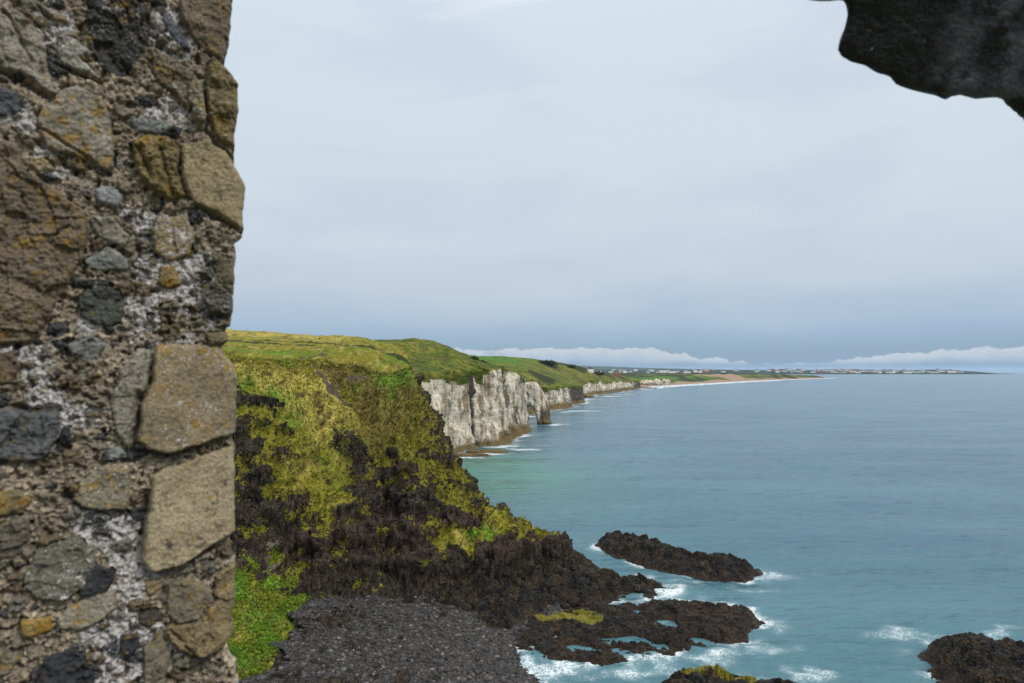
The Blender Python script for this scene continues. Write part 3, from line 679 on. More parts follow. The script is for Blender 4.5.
# low rocks off the far cliffs
def far_rock(u, v, rx, ry, h, label, och=.5, name='shore_rock'):
    c = at_z(u, v, 0.0); n = 20
    a, f = rock_mesh(1.0, n, u * .37)
    v3 = a * (rx, ry, h) + c + (0, 0, h * .1)
    o = mk(name, v3, f, MAT_CHALK, attrs=dict(dark=np.full(len(a), .75), ochre=np.full(len(a), och), grass=np.zeros(len(a)), lush=np.zeros(len(a)), scrub=np.zeros(len(a)), soil=np.zeros(len(a)), sand=np.zeros(len(a))), smooth=False)
    return tag(o, label, 'rock')
far_rock(586, 397.2, 9, 9, 4.2, 'small reddish rock stack standing off the dark far cliff', .9)
far_rock(602, 392.6, 17, 12, 2.0, 'low dark rock awash below the pale far cliffs')
far_rock(611, 391.9, 14, 10, 1.6, 'flat skerry further along the pale far cliffs, last before the dark point')
far_rock(646, 388.0, 16, 16, 1.6, 'tiny dark rock off the dark point where the long beach begins')
far_rock(464, 456.0, 8, 2.6, 1.3, 'ochre rock shelf at the foot of the white chalk cliff', .9, 'rock_shelf')
far_rock(490, 452.6, 7, 2.2, 1.4, 'brown rock shelf reaching out beside the surf under the white cliff', .8, 'rock_shelf')

# the long strand with its dunes
SB = [(636, 388.4), (650, 386.8), (700, 383.9), (734, 382), (780, 380), (835, 378)]
sb = at_z(*np.array(SB, float).T)
sY = np.r_[np.linspace(sb[0, 1], sb[-1, 1], 190), np.linspace(sb[-1, 1] + 15, sb[-1, 1] + 500, 30)]
sX = np.interp(sY, sb[:, 1], sb[:, 0]); far = sY > sb[-1, 1]
sX[far] = sb[-1, 0] - ((sY[far] - sb[-1, 1]) ** .8) * 2.6
wv2 = np.r_[line(-10, 60, 16), line(60, 200, 30), line(200, 900, 30), np.linspace(900, 1500, 8)]
WW, YY2 = np.meshgrid(wv2, sY); XX2 = sX[:, None] - WW
q = S(XX2.ravel(), YY2.ravel(), np.zeros(XX2.size))
dn = fbm(q * .012, 4).reshape(XX2.shape)
duneb = np.exp(-((YY2 - 1960) / 210) ** 2)
cap = np.interp(YY2, [1170, 1500, 1900, 2400, 2700, 2900, 3300], [16, 15, 18, 17, 11, 5, 2])
zs = np.interp(WW, [-10, 0, 30, 45], [-1.2, 0, 1.2, 2.0]) + sst(WW, 38, 95) * cap * (.72 + .45 * dn + .15 * duneb) + sst(WW, 300, 900) * 3
As = {k: np.zeros(zs.shape) for k in A}
As['sand'] = 1 - sst(WW + dn * 20, 40, 62)
As['sand'] = np.maximum(As['sand'], np.exp(-((YY2 - 1960 + .35 * WW) / 85) ** 2) * (1 - sst(WW, 120, 190)) * 1.1)
As['grass'][:] = 1; As['lush'] = np.clip(.85 + dn - .7 * sst(YY2, 1750, 1900), 0, 1)
As['scrub'] = np.clip(sst(dn, .05, .35) * .9 + .5 * np.exp(-((WW - 70) / 25) ** 2), 0, 1) * sst(YY2, 1300, 1500)
As['soil'] = 1.2 * (1 - sst(YY2, 1290, 1430)) * sst(WW, 60, 90)
tag(mk('strand', np.c_[q[:, :2], zs.ravel()], quads(len(sY), len(wv2)), MAT_CHALK, attrs={k: v.ravel() for k, v in As.items()}), kind='structure')
# chalk stubs behind the head of the beach
for (u, d, wd, hh, lab) in [(644, 1330, 11, 14, 'leftmost pale chalk stack at the head of the long beach'), (650.5, 1345, 9, 13, 'second chalk stack behind the beach, against the dark bracken slope'), (657.5, 1360, 8, 17, 'tall narrow white chalk stack alone behind the beach'), (664.5, 1390, 7, 17, 'white chalk stack paired with a slimmer one behind the beach'), (668, 1400, 5, 16, 'slimmest white chalk stack, furthest along the beach')]:
    a, f = rock_mesh(1.0, 16, u * .11)
    x = pxw(u, d); v3 = a * (wd * .8, wd * .8, hh * .62) + (x, d, 5)
    zA = np.zeros(len(a))
    tag(mk('chalk_stack', v3, f, MAT_CHALK, attrs=dict(dark=zA, ochre=zA, grass=zA, lush=zA, scrub=zA, soil=zA, sand=zA), smooth=False), lab, 'chalk stack')

# low blue hills and the town headland
def far_land(name, pts, y0, y1, mat, seed):
    """pts: (u, v skyline) at depth y0..y1"""
    pts = np.array(pts, float); n = 260; us = np.linspace(pts[0, 0], pts[-1, 0], n); vs = np.interp(us, pts[:, 0], pts[:, 1])
    rows = [(0, -.05), (.02, .25), (.15, .6), (.35, .85), (.55, 1.0), (1, .75)]
    P = []
    for k, (a, h) in enumerate(rows):
        y = y0 + a * (y1 - y0); x = (us - 512) / F * (y0 + .55 * (y1 - y0)) * (.97 + .03 * a)
        zt = np.maximum(CAMZ + (HZ - vs) / F * (y0 + .55 * (y1 - y0)), 1.5)
        z = zt * h + fbm(np.c_[x * .006, np.full(n, k * 3.1 + seed), np.zeros(n)], 4) * 3.0 * (k > 1)
        if k == 0: z[:] = -2
        P.append(np.c_[x, np.full(n, y) + 60 * fbm(np.c_[x * .004, np.full(n, seed), np.zeros(n)], 3), z])
    V = np.concatenate(P); o = mk(name, V, quads(len(rows), n), mat); return tag(o, kind='structure'), P
def far_mat(name, a, b, s):
    m, t = material(name); n = t.noise(t.mapping(t.pos(), (1, 1, 3)), s, 5, .65); return finish(m, t, t.mix(t.ss(n, .4, .6), a, b), .95, .1)
MAT_TOWN = far_mat('town_land', (.012, .022, .016), (.035, .05, .028), .012)
MAT_FHILL = far_mat('far_hill_mat', (.02, .045, .05), (.05, .08, .055), .003)
far_land('far_hills', [(440, 366.5), (560, 365.3), (600, 366.2), (640, 367.6), (680, 368.6), (720, 369.4), (760, 370)], 8500, 10500, MAT_FHILL, 2)
tl, TP = far_land('town_headland', [(520, 370.2), (640, 370.0), (700, 369.8), (760, 370.2), (800, 369.9), (860, 370.6), (915, 370.4), (940, 369.6), (955, 370.0), (968, 372.3), (982, 373.2)], 5400, 6400, MAT_TOWN, 5)

# houses of the far town
def house_mesh(wd, dp, ht, rf):
    x, y = wd / 2, dp / 2
    V = [(-x, -y, 0), (x, -y, 0), (x, y, 0), (-x, y, 0), (-x, -y, ht), (x, -y, ht), (x, y, ht), (-x, y, ht), (-x, 0, ht + rf), (x, 0, ht + rf)]
    Fw = [(0, 1, 5, 4), (1, 2, 6, 5), (2, 3, 7, 6), (3, 0, 4, 7), (5, 6, 9), (7, 4, 8)]
    Fr = [(4, 5, 9, 8), (6, 7, 8, 9)]
    return V, Fw, Fr
def simple(name, c, rough=.8):
    m, t = material(name); n = t.noise(t.pos(), .8, 3); return finish(m, t, t.mix(t.m('MULTIPLY', n, .4), c, tuple(k * .7 for k in c)), rough, .2)
WALLS = [simple('white_render', (.7, .69, .66)), simple('cream_render', (.62, .58, .5)), simple('grey_render', (.42, .42, .42)), simple('brick_red', (.26, .10, .07))]
ROOFS = [simple('slate', (.06, .065, .075)), simple('tile', (.16, .07, .05))]
HM = []
for k, (wd, dp, ht, rf) in enumerate([(18, 12, 9, 5), (38, 12, 10, 5), (60, 14, 13, 4), (14, 10, 7, 5), (28, 16, 16, 3)]):
    for wi in range(4):
        V, Fw, Fr = house_mesh(wd, dp, ht, rf)
        me = bpy.data.meshes.new('house'); me.from_pydata(V, [], Fw + Fr); me.materials.append(WALLS[wi]); me.materials.append(ROOFS[(k + wi) % 2 if wi else 0])
        for p in me.polygons: p.material_index = 1 if p.index >= len(Fw) else 0
        HM.append(me)
hr = np.random.default_rng(5)
tp = np.stack(TP)       # rows x n x 3
for k in range(170):
    u = hr.choice([hr.uniform(600, 700), hr.uniform(690, 830), hr.uniform(760, 945), hr.uniform(825, 935)], p=[.12, .23, .4, .25])
    j = int(np.clip((u - 520) / (982 - 520) * 259, 0, 259)); a = hr.uniform(1.0, 3.6); i = int(a); fr = a - i
    p = tp[i, j] * (1 - fr) + tp[i + 1, j] * fr
    wi = hr.choice(4, p=[.58, .22, .12, .08]); ki = hr.choice(5, p=[.3, .3, .12, .16, .12])
    o = bpy.data.objects.new('house', HM[ki * 4 + wi]); COL.objects.link(o)
    o.location = (p[0], p[1], p[2] - 1.5); o.rotation_euler.z = hr.uniform(-.5, .5)
    tag(o, 'small pale house of the seaside town on the low far shore across the bay', 'house', 'houses of the far town across the bay')
# houses on the hill above the strand
def hill_house(u, v, d, wd, ht, wall, roof, label):
    p = on_coast(u, d) if d < 1200 else at(u, v, d); root = empty('hill_house', p)
    V, Fw, Fr = house_mesh(wd, wd * .6, ht, ht * .5)
    me = bpy.data.meshes.new('wall'); me.from_pydata(V, [], Fw); me.materials.append(WALLS[wall]); a = bpy.data.objects.new('wall', me); COL.objects.link(a); a.parent = root
    V2 = [(x * 1.06, y * 1.08, z + .15) for x, y, z in V]
    me = bpy.data.meshes.new('roof'); me.from_pydata(V2[4:], [], [tuple(i - 4 for i in f) for f in Fr]); me.materials.append(ROOFS[roof]); b = bpy.data.objects.new('roof', me); COL.objects.link(b); b.parent = root
    cm = mk('chimney', np.array([(x, y, z) for z in (ht * 1.2, ht * 1.75) for x, y in ((-.7, -.6), (.7, -.6), (.7, .6), (-.7, .6))]) + (wd * .3, 0, 0), [(0, 1, 5, 4), (1, 2, 6, 5), (2, 3, 7, 6), (3, 0, 4, 7), (4, 5, 6, 7)], WALLS[2], b, smooth=False)
    tag(root, label, 'house')
hill_house(590.5, 367.2, 905, 8, 5, 0, 0, 'white house with dark roof perched on the green hill shoulder')
hill_house(598.5, 372.3, 960, 9, 3.5, 1, 0, 'low cream house just below the white one on the hill shoulder')
hill_house(617.5, 373.8, 1060, 9, 5, 3, 1, 'reddish house among brown bracken further along the coast hill')
hill_house(663, 372.6, 2300, 26, 8, 0, 0, 'larger white house beyond the bracken slope, above the chalk stacks')

# ------------------------------------------------------------------ sea
ang = np.radians(np.linspace(-62, 62, 470))
dd = [24.0]
while dd[-1] < 32000:
    d = dd[-1]; dd.append(d * (1.0052 if 56 < d < 130 else 1.0068 if d < 330 else 1.009 if d < 700 else 1.025))
dd = np.array(dd); AA, DD = np.meshgrid(ang, dd)
sxg, syg = (np.tan(AA) * DD).ravel(), DD.ravel()
sq = S(sxg, syg)
near = np.where((syg < 140))[0]
def mind(P, R):
    out = np.full(len(P), 1e9)
    for k in range(0, len(P), 4000):
        out[k:k + 4000] = np.sqrt(((P[k:k + 4000, None] - R[None]) ** 2).sum(-1).min(1))
    return out
hz_ = HEADV; shore = hz_[(np.abs(hz_[:, 2]) < .18) & (hz_[:, 1] < 110)][:, :2]
foam = np.zeros(len(sq))
R_ = np.concatenate(RINGS + [shore]); R_ = R_[RNG.choice(len(R_), min(len(R_), 3500), replace=False)]
q3 = np.c_[sq[near], np.zeros(len(near))]
dmin = mind(sq[near], R_)
fn = fbm(q3 * .22, 4)
foam[near] = np.exp(-dmin / .9) * .55 * sst(fn, -.6, .25) + .34 * np.exp(-dmin / 2.8) * sst(fn, -.15, .5)
FO = [(900, 634, 4.5, 2.2, .62), (878, 632, 2.0, 1.6, .5), (985, 636, 5, 1.6, .62), (770, 576, 4.0, 2.6, .75), (745, 590, 4, 1.2, .5), (640, 577, 2.6, 1.0, .85), (680, 584, 4, 1.0, .55), (560, 598, 4.5, 1.2, .7), (600, 606, 4, .8, .5),
      (700, 655, 5, 1.8, .75), (760, 645, 3.5, 1.8, .62), (780, 625, 2.2, 3.0, .55), (640, 668, 5, 1.6, .75), (545, 668, 5.5, 1.6, .9), (520, 676, 4, 2.4, .8), (805, 676, 2.2, 1.8, .7), (830, 690, 2, 1.5, .6), (1020, 655, 3, 2, .5), (560, 690, 5, 3, .5), (495, 660, 1.6, 2.2, .8), (955, 690, 2, 2, .5), (665, 622, 1.8, 1.6, .35)]
wx = sxg.copy(); wy = syg.copy()
wx[near] += 3.2 * fbm(q3 * (.22, .22, 1) + 5, 4); wy[near] += 2.6 * fbm(q3 * (.22, .22, 1) + 25, 4)
for (u, v, rx, ry, a) in FO:
    c = at_z(u, v, 0.0); foam = np.maximum(foam, .78 * a * np.exp(-(((wx - c[0]) / rx) ** 2 + ((wy - c[1]) / ry) ** 2)))
# surf under the white cliffs
for (u, v, rx, ry, a) in [(462, 457.5, 9, 5, .9), (488, 454.5, 9, 4, .9), (508, 447, 7, 6, .95), (503, 441.5, 4, 6, .9), (520, 449.5, 9, 3, .7), (530, 434.5, 9, 7, .8), (545, 446, 10, 3, .4), (552, 425, 9, 6, .8), (565, 424, 9, 5, .5), (580, 411, 18, 10, .8), (560, 412.3, 14, 8, .6), (590, 407, 18, 9, .5), (606, 396.4, 24, 14, .7), (588, 399, 18, 12, .7), (632, 392, 30, 18, .6), (618, 394.5, 30, 14, .5), (650, 389.6, 26, 20, .5)]:
    c = at_z(u, v, 0.0); foam = np.maximum(foam, a * np.exp(-(((sxg - c[0]) / rx) ** 2 + ((syg - c[1]) / ry) ** 2)))
cst = np.where((syg > 215) & (syg < 1290) & (np.abs(np.arctan2(sxg, syg)) < .35))[0]
fc = fbm(np.c_[sq[cst] * .05, np.full(len(cst), 3.)], 4)
dco = mind(sq[cst], np.c_[sx_, sy_][::2])
foam[cst] = np.maximum(foam[cst], np.exp(-np.maximum(dco - 4.5, 0) / (3.0 + syg[cst] * .007)) * (.66 + .8 * fc))
foam[cst] *= np.clip(.85 + 1.1 * fbm(np.c_[sq[cst] * .14, np.full(len(cst), 9.)], 4), .2, 1.3)
sz = np.zeros(len(sq))
amp = sst(syg, 20, 50) * (1 - sst(syg, 160, 700) * .75)
for (dx, dy, lam, a) in [(.25, 1, 9, .06), (-.2, 1, 5.5, .035), (.5, .9, 15, .07), (.05, 1, 38, .30), (-.12, 1, 23, .15)]:
    L_ = math.hypot(dx, dy); ph = (sxg * dx + syg * dy) / L_ * 2 * math.pi / lam
    wob_ = fbm(np.c_[sq * .03, np.full(len(sq), lam)], 2) * 3.0
    sz += a * np.sin(ph + wob_) * amp * (1.0 if lam < 20 else 1.0) * (sst(2500 / syg * lam, 200, 900))
chop = fbm(np.c_[sxg * .16 + .05 * syg, syg * .42, np.zeros(len(sq))], 4, .6)
sz += .24 * chop * (1 - sst(syg, 250, 600)) + .35 * fbm(np.c_[sxg * .02, syg * .07, np.ones(len(sq))], 3) * sst(syg, 90, 200) * (1 - sst(syg, 700, 1500))
teal = blobw([(-12, 215, 26, 40)], sxg, syg) * 1.0 + blobw([(-3, 190, 25, 30)], sxg, syg) * .6 + .25 * (1 - sst(syg, 60, 130)) + .2 * blobw([(8, 150, 40, 60)], sxg, syg)
def water_mat():
    m, t = material('sea_water'); p = t.pos()
    w1 = t.noise(t.mapping(p, (.55, 1.25, 1), rot=(0, 0, .12)), .55, 5, .55, .3)
    w2 = t.noise(t.mapping(p, (.7, 1.6, 1), rot=(0, 0, -.2)), 2.1, 3, .55)
    w3 = t.noise(t.mapping(p, (.25, 1.1, 1), rot=(0, 0, .05)), .075, 4, .55, .3)
    w4 = t.noise(t.mapping(p, (.2, 1.4, 1), rot=(0, 0, -.03)), .016, 4, .6)
    h = t.m('ADD', t.m('ADD', t.m('MULTIPLY', w1, .55), t.m('MULTIPLY', w2, .16)), t.m('ADD', t.m('MULTIPLY', w3, 3.0), t.m('MULTIPLY', w4, 7)))
    bigv = t.noise(t.mapping(p, (.5, 1.6, 1)), .02, 4, .6)
    c = t.mix(t.ss(bigv, .35, .68), (.037, .102, .152), (.058, .136, .184))
    c = t.mix(t.attr('teal'), c, (.055, .17, .145))
    f = t.attr('foam')
    f = t.m('MULTIPLY', f, t.m('ADD', .55, t.m('MULTIPLY', t.noise(p, .45, 4, .6), .9)))
    rg = lambda n_: t.m('SUBTRACT', 1, t.m('ABSOLUTE', t.m('SUBTRACT', t.m('MULTIPLY', n_, 2), 1)))
    r1 = rg(t.noise(p, .9, 4, .6, 1.0)); r2 = rg(t.noise(p, 2.4, 3, .6, .8))
    lace = t.noise(p, 1.0, 6, .72, 1.2); lace2 = t.n('ShaderNodeTexVoronoi', {'Vector': t.n('ShaderNodeVectorMath', {0: p, 1: t.n('ShaderNodeTexNoise', {'Vector': p, 'Scale': .8}).outputs[1]}, operation='ADD').outputs[0], 'Scale': 1.4}, feature='DISTANCE_TO_EDGE').outputs[0]
    lc = t.m('ADD', t.m('MULTIPLY', lace, .8), t.m('SUBTRACT', .20, t.m('MULTIPLY', lace2, .6)))
    edge = t.ss(f, .06, .30)
    m1 = t.ss(t.m('ADD', r1, t.m('MULTIPLY', f, .19)), 1.0, 1.14)
    m2 = t.m('MULTIPLY', t.ss(t.m('ADD', r2, t.m('MULTIPLY', f, .24)), 1.0, 1.15), t.ss(f, .3, .65))
    fm = t.m('MULTIPLY', t.m('MULTIPLY', t.m('MAXIMUM', t.m('MAXIMUM', m1, m2), t.ss(t.m('ADD', f, t.m('MULTIPLY', t.m('SUBTRACT', lace, .5), 1.8)), .98, 1.4)), edge), .74)
    milky = t.m('MULTIPLY', t.ss(f, .08, .6), .5)
    c = t.mix(milky, c, (.22, .32, .34))
    c = t.mix(fm, c, (.80, .82, .84))
    ro = t.m('ADD', .16, t.m('MULTIPLY', fm, .5))
    b = t.n('ShaderNodeBump', {'Height': h, 'Strength': 1.0, 'Distance': .95}).outputs[0]
    return finish(m, t, c, ro, .5, None, Normal=b, IOR=1.33)
MAT_SEA = water_mat()
tag(mk('sea_water', np.c_[sq, sz], quads(len(dd), len(ang)), MAT_SEA, attrs=dict(foam=foam, teal=np.clip(teal, 0, 1))), kind='structure')
# breakers along the strand
mF, t = material('surf_mat'); finish(mF, t, t.mix(t.noise(t.pos(), .05, 4), (.62, .66, .7), (.38, .46, .5)), .8, .2)
def ribbon(name, X, Y, o0, o1, z=.35):
    tx, ty = np.gradient(X), np.gradient(Y); L = np.hypot(tx, ty); nx, ny = ty / L, -tx / L
    wob = fbm(np.c_[X * .02, Y * .02, np.full(len(X), o0)], 3)
    a = o0 + wob * 6; b = np.maximum(o1 + wob * 10 + 6 * fbm(np.c_[X * .05, Y * .05, np.full(len(X), 7.)], 2), a + .5)
    V = np.r_[np.c_[X + nx * a, Y + ny * a, np.full(len(X), z)], np.c_[X + nx * (a + b) / 2, Y + ny * (a + b) / 2, np.full(len(X), z + .6)], np.c_[X + nx * b, Y + ny * b, np.full(len(X), z - .3)]]
    return tag(mk(name, V, quads(3, len(X)), mF), kind='structure')
mm = (~far); ribbon('shore_surf', sX[mm], sY[mm], 1, 9, .2); ribbon('shore_surf', sX[mm][:110], sY[mm][:110], 26, 33, .2)

# ------------------------------------------------------------------ grass on the slopes
def grass_mat(name):
    m, t = material(name); a = t.attr('tint', 0); n = t.noise(t.pos(), .8, 3)
    return finish(m, t, t.mix(t.m('MULTIPLY', n, .2), a, (.05, .06, .015)), .85, .1)
MAT_GR = grass_mat('grass_blades')
def tufts(name, cand, n, hlo, hhi, label, blades=5, seed=3, weights=None):
    r = np.random.default_rng(seed)
    pk = r.choice(cand, n, p=weights)
    base = HEADV[pk] + np.c_[r.uniform(-.15, .15, (n, 2)), np.full(n, -.03)]
    P = []; T = []
    lus = HEADLUSH[pk]
    cc = HEADCOL[pk] * r.uniform(.8, 1.25, (n, 1)) * r.uniform(.92, 1.08, (n, 3))
    h = r.uniform(hlo, hhi, n)
    for b in range(blades):
        a = r.uniform(0, 6.28, n); lean = r.uniform(.15, .8, n) * h; wdt = h * .16
        dx, dy = np.cos(a), np.sin(a)
        p0 = base + S(-dy * wdt, dx * wdt, 0 * h); p1 = base + S(dy * wdt, -dx * wdt, 0 * h)
        p2 = base + S(dx * lean, dy * lean - h * .15, h * r.uniform(.6, 1, n))
        P.append(np.stack([p0, p1, p2], 1)); T.append(np.repeat((cc * r.uniform(.75, 1.2, (n, 1)))[:, None], 3, 1))
    P = np.concatenate(P); T = np.concatenate(T).reshape(-1, 3); f = np.arange(len(P) * 3).reshape(-1, 3)
    return tag(mk(name, P.reshape(-1, 3), f, MAT_GR, attrs=dict(tint=T), smooth=False), label, 'grass', kind='stuff')
vis = (HEADV[:, 0] / HEADV[:, 1] > -.46) & (HEADV[:, 2] > 1.0)
cand = np.where(vis & (HEADG > .62) & (HEADV[:, 1] < 122) & (HEADBEACH < .3))[0]
tufts('hillside_grass', cand, 20000, .18, .5, 'yellow green grass covering the headland slopes')
cand2 = np.where(vis & (HEADG > .5) & (HEADV[:, 1] < 84) & (HEADLUSH > .25))[0]
tufts('lush_grass', cand2, 9000, .12, .32, 'bright green grass patch at the cliff foot beside the shingle', seed=4)

# shrubs on the skyline
mS, t = material('shrub_leaf'); finish(mS, t, t.mix(t.noise(t.pos(), .6, 4), (.012, .018, .008), (.05, .055, .02)), .85, .15)
def shrub(u, v, d, rx, ry, rz, label, n=900, seed=1):
    r = np.random.default_rng(seed); c = on_coast(u, d)
    p = r.normal(size=(n, 3)); p /= np.linalg.norm(p, axis=1)[:, None]; p *= (r.uniform(.35, 1, (n, 1)))
    p[:, 2] = np.abs(p[:, 2]); lump = 1 + .5 * fbm(p * 2.2 + seed * 3, 3); p = p * lump[:, None] * (rx, ry, rz)
    s = .13 * (rx + rz) / 2
    tri = p[:, None] + r.normal(size=(n, 3, 3)) * s
    o = mk('shrub', (tri + 0).reshape(-1, 3), np.arange(n * 3).reshape(-1, 3), mS, smooth=False); o.location = c
    tag(o, label, 'shrub')
shrub(474, 350.5, 300, 2.2, 4, 1.2, 'dark shrub clump on the brow above the white cliff', seed=1)
shrub(482, 353.5, 330, 2.6, 5, 1.6, 'dark thicket stepping down the skyline right of the brow', seed=2)
shrub(549, 362.8, 830, 10, 9, 4.5, 'dark round bush standing in the green field', seed=3)
shrub(542, 363.2, 832, 5, 7, 2.4, 'small dark bush left of the round bush in the green field', seed=4)
shrub(571, 360.6, 870, 6, 8, 3.0, 'dark scrub on the crest of the far green hill', seed=5)
shrub(597, 368, 925, 9, 8, 4.0, 'dark trees just right of the white hill house', seed=6)

# ------------------------------------------------------------------ the ruin: near wall, window head, crag
WA, WB = np.array((-1.50, 2.00)), np.array((-.916, 2.30))
wdir = (WB - WA) / np.linalg.norm(WB - WA); wnorm = np.array((wdir[1], -wdir[0]))      # towards the camera
def px_wall(u, v):
    r = ray(u, v); n2 = wnorm; den = r[..., 0] * n2[0] + r[..., 1] * n2[1]
    t_ = (WB @ n2) / den; p = r * t_[..., None]
    return np.stack([(p[..., 0] - WB[0]) * wdir[0] + (p[..., 1] - WB[1]) * wdir[1], p[..., 2] + CAMZ], -1)
SIL = np.array([(233, -120), (232.5, 0), (231, 26), (228, 49), (224.5, 62), (226, 68), (234, 76), (238.6, 83), (238.6, 112), (235, 132), (235, 158), (231.6, 161.5), (239.5, 173), (246, 186), (243, 213), (243, 235), (236, 240.5), (236.8, 253), (234, 288), (234, 305), (230.7, 326), (226, 328), (229, 340), (223, 346), (225.4, 355), (235, 365), (237, 380), (236, 432), (232.5, 437), (235, 443), (235, 530), (231, 540), (232.5, 552), (236, 558), (237, 570), (235, 605), (232.5, 613), (233, 633), (227, 640), (229, 658), (237, 663), (239.5, 683), (240, 850)], float)
sil = px_wall(SIL[:, 0], SIL[:, 1])
